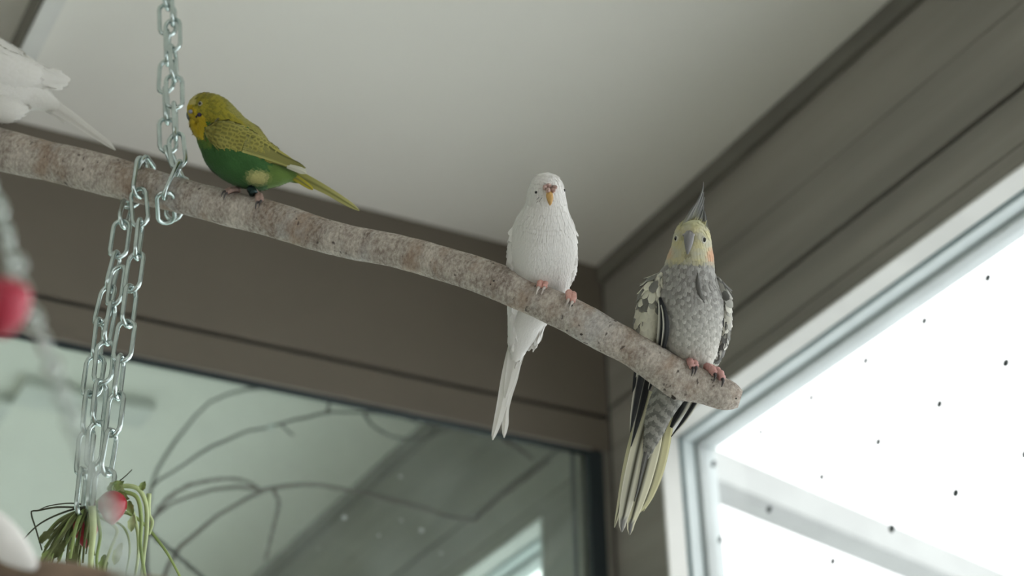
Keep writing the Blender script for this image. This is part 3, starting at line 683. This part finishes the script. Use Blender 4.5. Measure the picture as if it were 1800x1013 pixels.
# crest
for S in ([(1208, 396, 6, -.010), (1219, 374, 5, -.006), (1229, 352, 3, .000), (1235, 335, 1.6, .004), (1236.5, 320, .5, .006)], [(1212, 394, 6, -.008), (1224, 372, 5, -.004), (1233, 352, 2.8, .002), (1237, 338, .6, .005)],
          [(1218, 394, 6, -.006), (1228, 374, 4.5, -.002), (1235, 358, 2.5, .002), (1238, 347, .6, .004)], [(1226, 394, 6, -.006), (1233, 380, 4, -.001), (1236, 368, 2, .002), (1237, 360, .5, .003)],
          [(1203, 398, 5, -.010), (1212, 383, 4, -.008), (1220, 370, 2, -.004), (1225, 362, .5, -.002)], [(1234, 398, 5, -.004), (1239, 386, 3.5, .000), (1240, 377, .6, .002)], [(1199, 402, 4, -.010), (1206, 391, 3, -.008), (1212, 382, .6, -.006)],
          [(1199, 404, 4, -.012), (1207, 388, 4.5, -.010), (1217, 370, 3.5, -.006), (1229, 351, .6, .000)], [(1200, 401, 5, -.012), (1211, 381, 4.5, -.009), (1223, 362, 2.6, -.003), (1232, 348, .5, .002)], [(1238, 404, 5, -.008), (1240, 391, 4, -.003), (1238.5, 371, .6, .001)]):
    quill('crest_feather', S, z0, lambda t, y: lerp((.40, .40, .28), (.17, .175, .17), min(1, t * 2.2)) if abs(y) > .1 else (.34, .34, .32), ck, n=18)
for k_ in range(26):                               # ragged forehead tufts at the foot of the crest
    x_ = 1198 + k_ * 1.5 + random.uniform(-1, 1); y_ = 400 - 9 * math.sin(math.pi * (k_ + 2) / 30) + random.uniform(-2, 4); l_ = random.uniform(9, 17); t_ = (x_ - 1190) / 50 * .35 + .15
    quill('crest_feather', [(x_, y_ + 6, 2.2, -.012 + .004 * (k_ % 2)), (x_ + l_ * t_ * .5, y_ - l_ * .35, 2.0, -.010), (x_ + l_ * t_, y_ - l_ * .75, .4, -.006)], z0, (lambda a: lambda t, y: lerp((.52, .49, .27), (.30, .30, .22), t * a))(random.uniform(.4, 1)), ck, n=7)
p, n = on(bc, 1211, 412); fw_ = nz(CAM - p); zb = pix(p)[2]
BK = catmull([[*(p + fw_ * .0003), .0032], [*(at(1211, 417, zb) + fw_ * .0048), .0038], [*(at(1210.5, 426, zb) + fw_ * .0066), .0033], [*(at(1209.5, 437, zb) + fw_ * .0040), .0021], [*(at(1208.5, 446, zb) - fw_ * .0004), .0008]], 18)
colored('beak', *tube(BK[:, :3], BK[:, 3], 16), (.19, .185, .185), ck)
for px in (1205, 1217): bump_on('cere', bc, px, 414, 4.2, 3.2, .0028, (.30, .285, .27), ck)
for (px, py, a) in ((1190, 419.5, 3.0), (1236.6, 422, 3.6)):
    bump_on('eyelid', bc, px, py, a + 2.2, a + 2.8, .0010, (.50, .49, .42), ck, sink=.2)
    bump_on('eye', bc, px, py, a, a + 1.2, .0022, None, ck, M_eye, sink=.1)
PK2 = (.50, .26, .24); pk2 = lambda p: lerp(PK2, (.58, .36, .32), random.random() * .6)
toes(ck, [[(1196, 100), (1199, 78), (1204, 58), (1209, 44)], [(1204, 100), (1207, 80), (1211, 62), (1214, 52)]], .0027, pk2)
toes(ck, [[(1232, 100), (1237, 80), (1242, 64), (1246, 52)], [(1242, 100), (1248, 82), (1254, 64), (1260, 44)]], .0030, pk2)

# ------------------------------------------------------------------ green budgie (side view)
gb = empty('green_budgie', bring(440, 0, 90), 'green budgie with yellow head and long pale tail perched beside the hanging chain', 'bird')
z0 = branch_z(425)
YF_, GR, OL = (.50, .37, .025), (.042, .115, .032), (.33, .30, .065)
def gcol(px, py, p, e):
    u = (px - 352) * .62 + (py - 258) * .79          # along the body
    bib = (py < 243 and px < 362 - (py - 225) * .2) or (py < 214 and px < 372)
    nape = px - 366 > (py - 214) * 1.0 and py < 224
    c = GR
    if bib: c = YF_
    if py < 216 and px >= 356: c = lerp(YF_, (.30, .27, .03), min(1, (px - 356) / 22))
    if nape:
        c = (.30, .265, .03)
    if (py < 190 and px > 348) or nape:              # fine barring on crown and nape
        s_ = math.sin((px * .75 + py * .65) * .95)
        if s_ > .35: c = lerp(c, (.14, .13, .02), .6)
    if py < 184 and px < 345: c = (.52, .46, .16)
    if not bib and py > 205 and px < 372 and py < 262 and not nape: c = lerp((.06, .16, .03), (.12, .17, .03), .5 + .5 * sn(px, py, .2))
    if (px - 365) * .86 - (py - 190) > 27 and px > 400: c = lerp((.20, .19, .045), (.33, .30, .07), e)
    d = math.hypot((px - 452) / 23, (py - 312) / 15)
    if d < 1.1: c = lerp((.42, .40, .16), c, min(1, max(0, d - .5) / .6))
    if px > 470 and py > 290: c = lerp(c, (.16, .22, .04), .5)
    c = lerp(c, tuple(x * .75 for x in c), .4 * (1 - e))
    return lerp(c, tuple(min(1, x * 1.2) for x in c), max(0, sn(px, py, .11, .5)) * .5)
LG = Loft([(329.5, 188, 3, .000, .002, .002), (332, 188.5, 11, .000, .006, .006), (338, 189.5, 19, .000, .010, .010), (347, 191, 26.5, .000, .0135, .0135), (358, 194, 33, .000, .0155, .0155), (371, 203, 39, .000, .017, .017), (382, 218, 43, .000, .019, .019), (393, 236, 48, .000, .0215, .0215),
           (407, 255, 54, .000, .023, .023), (425, 273, 53, .000, .023, .023), (443, 288, 47, .000, .0215, .0215), (461, 299, 38, .000, .018, .018), (481, 305, 25, .000, .013, .013), (502, 308, 14, .001, .008, .008), (522, 311, 6, .002, .003, .003)], z0, 110, 44)
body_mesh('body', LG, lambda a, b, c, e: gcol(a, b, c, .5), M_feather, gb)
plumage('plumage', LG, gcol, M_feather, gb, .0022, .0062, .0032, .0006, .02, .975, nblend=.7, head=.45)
bgv = bvh_of(LG)
LT = Loft([(337, 207, 2, 0, .003, .003), (339.5, 211, 6.5, 0, .007, .007), (344, 219, 9.5, 0, .0105, .0105), (350, 229, 10.5, 0, .0125, .0125), (357, 239, 9, 0, .0125, .0125), (363, 247, 3, 0, .006, .006)], z0, 30, 26)
bb_ = body_mesh('bib', LT, lambda a, b, c, e: YF_, M_feather, gb); plumage('bib_feathers', LT, lambda px, py, p, e: lerp(YF_, (.40, .29, .02), .4 * (1 - e)), M_feather, bb_, .0020, .0045, .0028, .0004, .03, .95, nblend=.75)
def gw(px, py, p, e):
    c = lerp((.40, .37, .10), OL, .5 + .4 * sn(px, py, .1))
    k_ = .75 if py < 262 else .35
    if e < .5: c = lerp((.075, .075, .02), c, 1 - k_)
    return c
def gwing(sg, dzb):
    L = Loft([(364, 226, 3, sg * .016 + dzb, .002, .002), (370, 230, 14, sg * .0185 + dzb, .004, .004), (382, 234, 23, sg * .0195 + dzb, .0055, .0055), (400, 241, 26.5, sg * .0195 + dzb, .006, .006), (420, 248, 25, sg * .019 + dzb, .006, .006), (444, 258, 22, sg * .0165 + dzb, .006, .006), (468, 268, 17, sg * .013 + dzb, .005, .005),
              (492, 278, 12, sg * .009 + dzb, .0035, .0035), (514, 289, 8, sg * .005 + dzb, .002, .002), (530, 298, 4, sg * .003 + dzb, .001, .001)], z0, 60, 28)
    o = body_mesh('wing', L, lambda a, b, c, e: (.33, .30, .08), M_feather, gb)
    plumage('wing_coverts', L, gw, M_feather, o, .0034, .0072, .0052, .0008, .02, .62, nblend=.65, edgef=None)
    for k_ in range(8):
        f = k_ / 7; y_off = -12 + 25 * f
        S = [(432 - 6 * f, 251 + y_off * .95, 4.5, sg * (.0245 - .001 * abs(f - .5)) + dzb), (462 - 2 * f, 264 + y_off * .68, 5, sg * .0195 + dzb), (495, 280 + y_off * .38, 4.2, sg * .0130 + dzb), (517 + 8 * (1 - f), 291 + y_off * .2, 3.2, sg * .0080 + dzb), (526 + 11 * (1 - f), 297 + y_off * .12, .8, sg * .006 + dzb)]
        quill('flight_feather', S, z0, (lambda q: lambda t, y: lerp((.12, .12, .035), (.44, .42, .14), min(1, max(0, (y if q else y) * .8 + .45))))(f), o, n=18)
    return o
gwing(-1, 0); gwing(1, 0)
quill('flight_feather', [(505, 292, 4, -.010), (521, 297, 5.5, -.012), (532, 301, 5.5, -.012), (538, 305, 1.5, -.012)], z0, lambda t, y: (.66, .66, .55), gb, label='whitish wing tip feather')
for S, ca, cb in (([(496, 298, 9, .001), (522, 308, 9, .000), (550, 322, 8.5, .000), (578, 337, 7, .000), (604, 353, 6, .000), (622, 364, 4, .000), (631.5, 370.5, .8, .000)], (.30, .29, .07), (.56, .54, .24)),
                  ([(498, 304, 7, -.002), (520, 313, 6, -.002), (537, 324, 5, -.002), (547, 331, 3.2, -.002), (550, 334, .7, -.002)], (.33, .32, .06), (.58, .50, .06)),
                  ([(500, 300, 8, .003), (530, 312, 8, .003), (556, 326, 6, .003), (576, 336, 3, .003), (584, 341, .7, .003)], (.28, .28, .08), (.50, .49, .18)),
                  ([(496, 306, 8, .003), (514, 314, 7, .003), (530, 319, 4, .003), (538, 322, .7, .003)], (.10, .19, .05), (.30, .33, .08))):
    quill('tail_feather', S, z0, (lambda a, b: lambda t, y: lerp(a, b, t) if abs(y) > .1 else (.24, .24, .08))(ca, cb), gb)
bump_on('cere', bgv, 337, 196, 4.5, 4, .0024, (.20, .20, .24), gb)
p, n = on(bgv, 338, 200); zb = pix(p)[2] - .0; pm = at(334, 200, z0)
BK = catmull([[*at(339, 196, z0), .0032], [*at(334.5, 199, z0), .0030], [*at(332.5, 205, z0), .0022], [*at(334, 212, z0), .0011], [*at(336, 216, z0), .0003]], 14)
colored('beak', *tube(BK[:, :3], BK[:, 3], 14), (.13, .14, .135), gb)
bump_on('eyelid', bgv, 352, 182.5, 4.6, 4.8, .0008, (.34, .32, .22), gb, sink=.15)
bump_on('eye', bgv, 352, 182.5, 2.9, 2.9, .0022, None, gb, M_eye, sink=.1)
bump_on('cheek_patch', bgv, 351, 202, 5.2, 4.2, .0016, (.028, .022, .05), gb, M_feather, sink=.1)
bump_on('cheek_patch', bgv, 346, 205, 2.0, 2.4, .0012, (.03, .025, .04), gb, M_feather, sink=.1)
pk3 = lambda p: lerp((.30, .20, .17), (.44, .31, .27), random.random() * .6)
l0 = at(440, 322, z0 - .008)
ftg = toes(gb, [[(446, 92), (452, 78), (458, 62), (463, 46)], [(446, 84), (450, 70), (455, 54), (459, 40)]], .0021, pk3, leg=[l0, (l0 + bring(445, .002, 84)) / 2, bring(446, .0015, 86)])
rg = catmull([at(440, 331, z0 - .009), at(444, 337, z0 - .011), at(446, 341, z0 - .012)], 6)
build('leg_ring', *tube(rg, .0036, 12), mat('dark_ring', (.012, .03, .03), .25, metal=.6), gb, label='dark leg ring')
l1 = at(416, 312, z0 + .006)
toes(gb, [[(410, 92), (406, 78), (402, 64), (399, 52)], [(413, 90), (408, 74), (405, 58), (404, 46)]], .0019, pk3, leg=[l1, (l1 + bring(411, .002, 88)) / 2, bring(411, .0015, 90)])

# ------------------------------------------------------------------ white budgie at the left edge, seen from behind
z0 = branch_z(-20)
wb2 = empty('white_budgie', bring(-30, 0, 90), 'white budgie turned away, its long tail reaching over the chain loop', 'bird')
def w2(px, py, p, e): return lerp((.78, .77, .73), (.68, .67, .60), .3 * (1 - e) + .25 * max(0, sn(px, py, .05)))
L2 = Loft([(-178, 52, 4, 0, .003, .003), (-172, 55, 20, 0, .010, .010), (-155, 62, 33, 0, .015, .015), (-130, 74, 41, 0, .018, .018), (-100, 90, 52, 0, .022, .022), (-65, 110, 64, 0, .026, .026), (-28, 130, 68, 0, .027, .027), (5, 146, 60, 0, .024, .024), (32, 157, 44, 0, .019, .019), (58, 167, 29, 0, .013, .013), (82, 179, 17, 0, .008, .008), (102, 190, 8, 0, .003, .003)], z0, 90, 40)
body_mesh('body', L2, lambda a, b, c, e: W, M_feather, wb2); plumage('plumage', L2, w2, M_feather, wb2, .0026, .0070, .0036, .0006, .02, .97, nblend=.7, head=.3)
b2v = bvh_of(L2)
for S in ([(-95, 86, 8, -.016, .004, .004), (-70, 92, 26, -.020, .006, .006), (-35, 104, 33, -.022, .007, .007), (0, 118, 32, -.020, .007, .007), (35, 127, 26, -.016, .006, .006), (66, 134, 18, -.011, .004, .004), (90, 138, 14, -.008, .003, .003), (100, 140, 9, -.007, .0025, .0025), (104, 141, 2, -.007, .001, .001)],
          [(-80, 80, 8, .016, .004, .004), (-40, 84, 22, .018, .006, .006), (-5, 95, 24, .017, .006, .006), (30, 108, 16, .013, .004, .004), (52, 117, 7, .010, .002, .002), (60, 121, 1, .009, .001, .001)]):
    L = Loft(S, z0, 50, 24); o = body_mesh('wing', L, lambda a, b, c, e: W, M_feather, wb2); plumage('wing_feathers', L, w2, M_feather, o, .005, .013, .007, .0006, .04, .95, nblend=.7)
L = Loft([(-40, 165, 16, -.010, .006, .006), (-12, 184, 26, -.012, .010, .010), (16, 192, 23, -.012, .010, .010), (36, 192, 13, -.010, .006, .006), (46, 190, 3, -.009, .001, .001)], z0, 30, 24)
o = body_mesh('thigh', L, lambda a, b, c, e: W, M_feather, wb2); plumage('thigh_feathers', L, w2, M_feather, o, .003, .007, .004, .0006, .03, .97, nblend=.8)
for S in ([(60, 166, 16, .000), (95, 187, 12, -.002), (130, 210, 9, -.004), (165, 235, 7, -.006), (190, 253, 5, -.008), (203, 264, .8, -.009)], [(62, 172, 14, .002), (90, 192, 9, .000), (108, 210, 5, -.001), (114, 218, .8, -.001)], [(60, 160, 14, .004), (95, 182, 8, .002), (140, 213, 6, .000), (172, 238, 1, -.002)]):
    quill('tail_feather', S, z0, wq, wb2)
p, n = on(b2v, -170, 62)
colored('beak', *tube(catmull([[*at(-176, 56, z0)], [*at(-183, 62, z0)], [*at(-183, 72, z0)], [*at(-178, 80, z0)]], 10), np.linspace(.0034, .0006, 10), 12), (.55, .33, .12), wb2)
bump_on('eye', b2v, -158, 52, 3, 3, .002, None, wb2, M_eye, sink=.1)
toes(wb2, [[(-36, 100), (-40, 78), (-43, 56), (-45, 40)], [(-28, 100), (-31, 78), (-33, 58), (-35, 44)]], .0022, pk, bpy.data.materials['pale_claw'])
toes(wb2, [[(-66, 108), (-69, 88), (-71, 66), (-73, 50)], [(-60, 108), (-62, 88), (-64, 68), (-65, 54)]], .0022, pk, bpy.data.materials['pale_claw'])

# ------------------------------------------------------------------ bare twigs beyond the partition glass
def gp(px, py, dy): return hit(px, py, (0, YW + dy, 0), np.array([0, 1.0, 0]))
def twig(parent, pts, dy, w0, w1, m, name='twig'):
    K = [gp(x, y, dy + .01 * math.sin(i * 1.9)) for i, (x, y) in enumerate(pts)]
    if pts[0][1] > 1080:                             # a main stem: goes on down to the floor
        f_ = K[0]; K = [np.array([f_[0] + .03, f_[1] + .02, .0]), np.array([f_[0] + .015, f_[1] + .015, f_[2] * .35]), np.array([f_[0] - .01, f_[1] + .005, f_[2] * .7])] + K
    P = catmull(K, 8 * len(K)); n = len(P)
    for i in range(1, n - 1): P[i] += np.array([.0008 * math.sin(i * 1.3), 0, .0008 * math.cos(i * 2.1)])
    sc_ = 2.1 / F / 2; return build(name, *tube(P, np.linspace(w0, w1, n) * sc_ * (1 + .12 * np.sin(np.arange(n) * .9)), 8), m, parent)
bt = empty('bare_branch', gp(262, 1060, .10) * np.array([1, 1, 0]), 'dark leafless twig arching behind the partition glass', 'branch')
t1 = twig(bt, [(258, 1100), (257, 980), (259, 905), (268, 856), (300, 832), (345, 802), (395, 775), (440, 757), (475, 751), (520, 738), (575, 726), (625, 725), (685, 729), (735, 742)], .10, 9, 4.5, M_twig)
twig(bt, [(575, 727), (578, 714), (577, 700)], .10, 6, 4, M_twig); twig(bt, [(640, 729), (660, 752), (700, 770), (745, 768), (790, 756)], .10, 5, 3, M_twig); twig(bt, [(495, 747), (508, 760), (516, 765)], .10, 4, 2.5, M_twig)
twig(bt, [(259, 915), (266, 938), (300, 967), (350, 1010), (400, 1050)], .10, 8, 6, M_twig)
ps = np.array([gp(472, 751.5, .10), gp(479, 749.5, .10)]); build('pale_band', *tube(catmull(ps, 4), .0044, 12), M_pale, bt, label='pale band')  # short pale ring round the dark twig
br2 = empty('bare_branch', gp(262, 1060, .16) * np.array([1, 1, 0]), 'reddish brown leafless twig with forked arms behind the partition glass', 'branch')
twig(br2, [(270, 1110), (290, 1010), (312, 966), (350, 934), (400, 896), (463, 863), (530, 852), (605, 860), (700, 881), (790, 907), (832, 915)], .16, 9, 7, M_twig2)
twig(br2, [(268, 1100), (258, 990), (262, 922), (290, 893), (340, 871), (400, 857), (463, 862)], .16, 8, 6, M_twig2); twig(br2, [(262, 922), (292, 880), (325, 857), (350, 849), (400, 842), (430, 846), (463, 863)], .17, 8, 5, M_twig2)
twig(br2, [(480, 861), (490, 880), (484, 915), (474, 955), (468, 985)], .16, 7, 5, M_twig2); twig(br2, [(832, 915), (880, 872), (925, 840), (965, 808)], .17, 7, 5, M_twig2); twig(br2, [(885, 772), (930, 802), (960, 828)], .20, 7, 6, M_twig2)
br3 = empty('bare_branch', gp(262, 1060, .26) * np.array([1, 1, 0]), 'pale grey leafless twig curving up to the brown header behind the glass', 'branch')
twig(br3, [(262, 1100), (255, 960), (268, 850), (295, 795), (330, 748), (372, 706), (420, 687), (480, 683), (545, 692), (580, 705)], .26, 9, 6, mat('grey_twig_bark', (.13, .13, .115), .85, .25, 60))

# ------------------------------------------------------------------ greens and fruit at the foot of the chain
zH = float(pix(plumb(160, 900, refA))[2])
M_green = mat('green_stalk', (.26, .34, .11), .5, .35, 50, col2=(.16, .22, .07)); M_pgreen = mat('pale_green_stalk', (.46, .54, .27), .5, .3, 50)
M_dry = mat('dry_dark_stalk', (.07, .075, .045), .8, .4, 60); M_olive = mat('olive_blade', (.12, .14, .05), .7, .4, 60)
hb = empty('herb_bunch', at(165, 905, zH), 'bunch of drooping green herb stalks tied to the chain end', 'herbs')
def stalk(pts, wpx, m, dz=0, name='stalk', parent=None):
    P = catmull([at(x, y, zH + dz + d) for x, y, d in [(q + (0,))[:3] for q in pts]], 6 * len(pts)); n = len(P)
    return build(name, *tube(P, np.linspace(1, .6, n) * wpx / 2 / F * zH, 7), m, parent or hb)
stalk([(160, 895), (205, 858), (240, 858), (256, 885), (258, 930), (253, 975), (247, 1040)], 10, M_pgreen, -.004)
stalk([(160, 898), (200, 868), (238, 872), (248, 910), (247, 960), (258, 1030)], 9, M_green, -.010)
stalk([(158, 900), (190, 872), (225, 886), (240, 925), (243, 975), (232, 1040)], 8, M_pgreen, .006)
stalk([(162, 890), (164, 930), (160, 980), (158, 1050)], 13, M_pgreen, -.030); stalk([(168, 895), (176, 940), (170, 985), (176, 1050)], 7, M_green, -.022)
stalk([(160, 900), (205, 930), (196, 960), (184, 1000), (190, 1050)], 7, M_pgreen, -.012); stalk([(160, 905), (215, 925), (228, 965), (214, 1040)], 5, M_green, .002)
stalk([(165, 900), (230, 905), (285, 960), (325, 1030)], 7, M_green, .015); stalk([(160, 900), (208, 848), (222, 836), (232, 826)], 3, M_dry)
stalk([(262, 868), (262, 905), (268, 918), (262, 940)], 9, M_pgreen, .004)
stalk([(155, 890), (115, 900), (72, 920), (42, 948), (36, 962)], 4, M_dry, .004, 'dry_stalk'); stalk([(150, 893), (100, 892), (66, 898), (55, 900), (63, 930), (74, 968)], 4, M_dry, .004, 'dry_stalk'); stalk([(152, 888), (120, 885), (85, 890), (70, 896)], 3, M_dry, .01, 'dry_stalk')
r2 = random.Random(5)
for i in range(60):
    x1 = r2.uniform(70, 168); y1 = r2.uniform(945, 1010); b_ = r2.uniform(-.02, .02)
    stalk([(152 + r2.uniform(-6, 6), 893, 0), ((152 + x1) / 2 + r2.uniform(-8, 8), 893 + (y1 - 893) * .35, b_), (x1, y1, b_ * 1.5)], r2.uniform(4, 8), M_olive if r2.random() < .7 else M_green, .008, 'dry_stalk')
def leaf(px, py, ln, wd, ang, dz, m, parent):
    V = []; n = 9
    c = at(px, py, zH + dz); s_ = zH / F; d = right * math.cos(ang) + down * math.sin(ang); e = -right * math.sin(ang) + down * math.cos(ang)
    for k_ in (0, 1):
        for i in range(n):
            t = i / (n - 1); w_ = wd * math.sin(math.pi * min(1, .06 + t * .94)) ** .8 * (1 + .15 * math.sin(t * 20))
            for y in (-1, 0, 1): V.append(c + d * t * ln * s_ + e * y * w_ * s_ - fwd * (.003 * math.sin(t * 3) + .002 * abs(y) + .0004 * k_))
    Fc = [(k_ * n * 3 + i * 3 + j, k_ * n * 3 + i * 3 + j + 1, k_ * n * 3 + i * 3 + j + 4, k_ * n * 3 + i * 3 + j + 3) for k_ in (0, 1) for i in range(n - 1) for j in (0, 1)]
    return build('leaf', V, Fc, m, parent)
for (x, y, l, w_, a, m) in [(190, 862, 34, 9, -.5, M_green), (200, 868, 30, 10, .3, M_green), (205, 850, 26, 8, .9, M_pgreen), (228, 880, 26, 7, 1.3, M_green), (250, 862, 18, 6, -1.2, M_green), (236, 905, 30, 7, 1.7, M_pgreen), (95, 930, 34, 7, 2.4, M_olive), (115, 950, 36, 9, 2.1, M_olive), (135, 960, 38, 9, 1.8, M_olive), (90, 965, 30, 8, 2.0, M_green), (215, 955, 40, 8, 1.9, M_pgreen), (185, 975, 36, 8, 1.6, M_green)]:
    leaf(x, y, l, w_, a, -.008, m, hb)
M_red = mat('red_fruit_skin', (.36, .018, .035), .3, .3, 30, spec=.5); M_stem = mat('fruit_stem', (.12, .18, .05), .6)
def fruit(px, py, a, b, dz, label):
    c = at(px, py, zH + dz); s_ = zH / F; r_ = empty('red_fruit', c, label, 'fruit', None)
    prof = [(0, .10), (.05, .45), (.15, .78), (.32, 1.0), (.5, .98), (.7, .76), (.86, .46), (.96, .2), (1, .04)]; V = []; n = 16
    for (t, q) in prof: V += [c + down * (t - .45) * 2 * b * s_ + (right * math.cos(x) + fwd * math.sin(x)) * q * a * s_ * (1 + .05 * math.cos(3 * x)) for x in np.linspace(0, 2 * math.pi, n + 1)[:-1]]
    fixn(build('flesh', V, gridfaces(len(prof), n), M_red, r_)); tp = c - down * .9 * b * s_
    build('stem', *tube(catmull([tp + down * .002, tp - down * .003, tp - down * .006 + right * .003], 6), .0011, 6), M_stem, r_)
fruit(197, 890, 25, 30, -.016, 'bright red fruit wedged upright in the greens')
fruit(150, 928, 22, 34, .012, 'darker red fruit lower in the shade of the herb stalks')

# ------------------------------------------------------------------ out-of-focus things near the camera
sch = empty('thin_chain', at(-60, 250, .70), 'thin dull chain hanging blurred before the red toy bell', 'chain')
TC = [at(x, y, z) for x, y, z in ((-60, 230, .70), (-25, 310, .68), (5, 385, .66), (22, 460, .645), (38, 500, .635), (58, 560, .62), (85, 625, .60), (108, 690, .58), (135, 760, .56), (165, 840, .54), (200, 940, .52), (240, 1060, .50))]
chain(sch, [TC], 'small', .0030, .0056, .0009, .0088, M_thin, .6)
M_toy = mat('red_plastic', (.36, .025, .05), .4)
tb = at(6, 520, .60); bell = empty('toy_bell', tb, 'blurred red plastic toy bell hanging from the thin chain', 'toy')
ax_ = nz(at(-4, 600, .60) - at(30, 490, .60)); e1 = nz(np.cross(ax_, fwd)); e2 = np.cross(ax_, e1); V = []
prof = [(-.008, .0015), (-.0075, .004), (-.006, .0075), (-.002, .0092), (.004, .0098), (.009, .0088), (.0135, .0066), (.0165, .0035), (.0172, .0010)]
c_ = at(13, 523, .60)
for (t, q) in prof: V += [c_ + ax_ * t * .9 + (e1 * math.cos(x) + e2 * math.sin(x)) * q * .92 for x in np.linspace(0, 2 * math.pi, 19)[:-1]]
fixn(build('bell_body', V, gridfaces(len(prof), 18), M_toy, bell))
rt = c_ - ax_ * .0085; build('hanging_ring', *tube(catmull([rt, rt + e1 * .003 - ax_ * .004, rt - ax_ * .008, rt - e1 * .003 - ax_ * .004, rt], 16), .0006, 6), M_thin, bell)
M_wood = mat('brown_perch_wood', (.26, .185, .13), .75, .4, 60)
pr = empty('wooden_perch', at(0, 1040, .80), 'blurred brown wooden perch rod at the low corner under the cuttlebone', 'perch')
PP = catmull([at(-420, 965, .86), at(-150, 1000, .82), at(60, 1022, .79), at(260, 1056, .77), at(520, 1105, .74)], 40)
build('rod', *tube(PP, .0115 + .0005 * np.sin(np.arange(40) * 1.1), 16), M_wood, pr)
M_cut = mat('cuttlebone_chalk', (.82, .81, .78), .9, .06, 90)
cut = empty('cuttlebone', at(0, 980, .78), 'blurred white oval cuttlebone leaning on the brown wooden perch', 'cuttlebone')
d_ = nz(at(60, 990, .78) - at(-60, 890, .79)); n_ = -fwd - d_ * np.dot(-fwd, d_); n_ = nz(n_); s_ = np.cross(d_, n_); V = []
for i in range(15):
    t = i / 14; wv = math.sin(math.pi * (.03 + .94 * t)) ** .7
    V += [at(-12, 936, .775) + d_ * (t - .5) * .056 + s_ * math.cos(x) * .0098 * wv + n_ * math.sin(x) * .007 * wv for x in np.linspace(0, 2 * math.pi, 19)[:-1]]
fixn(build('chalk_body', V, gridfaces(15, 18), M_cut, cut))
build('clip', *tube(catmull([at(-60, 905, .775), at(-75, 960, .772), at(-80, 1010, .79)], 10), .0012, 6), M_steel, cut)
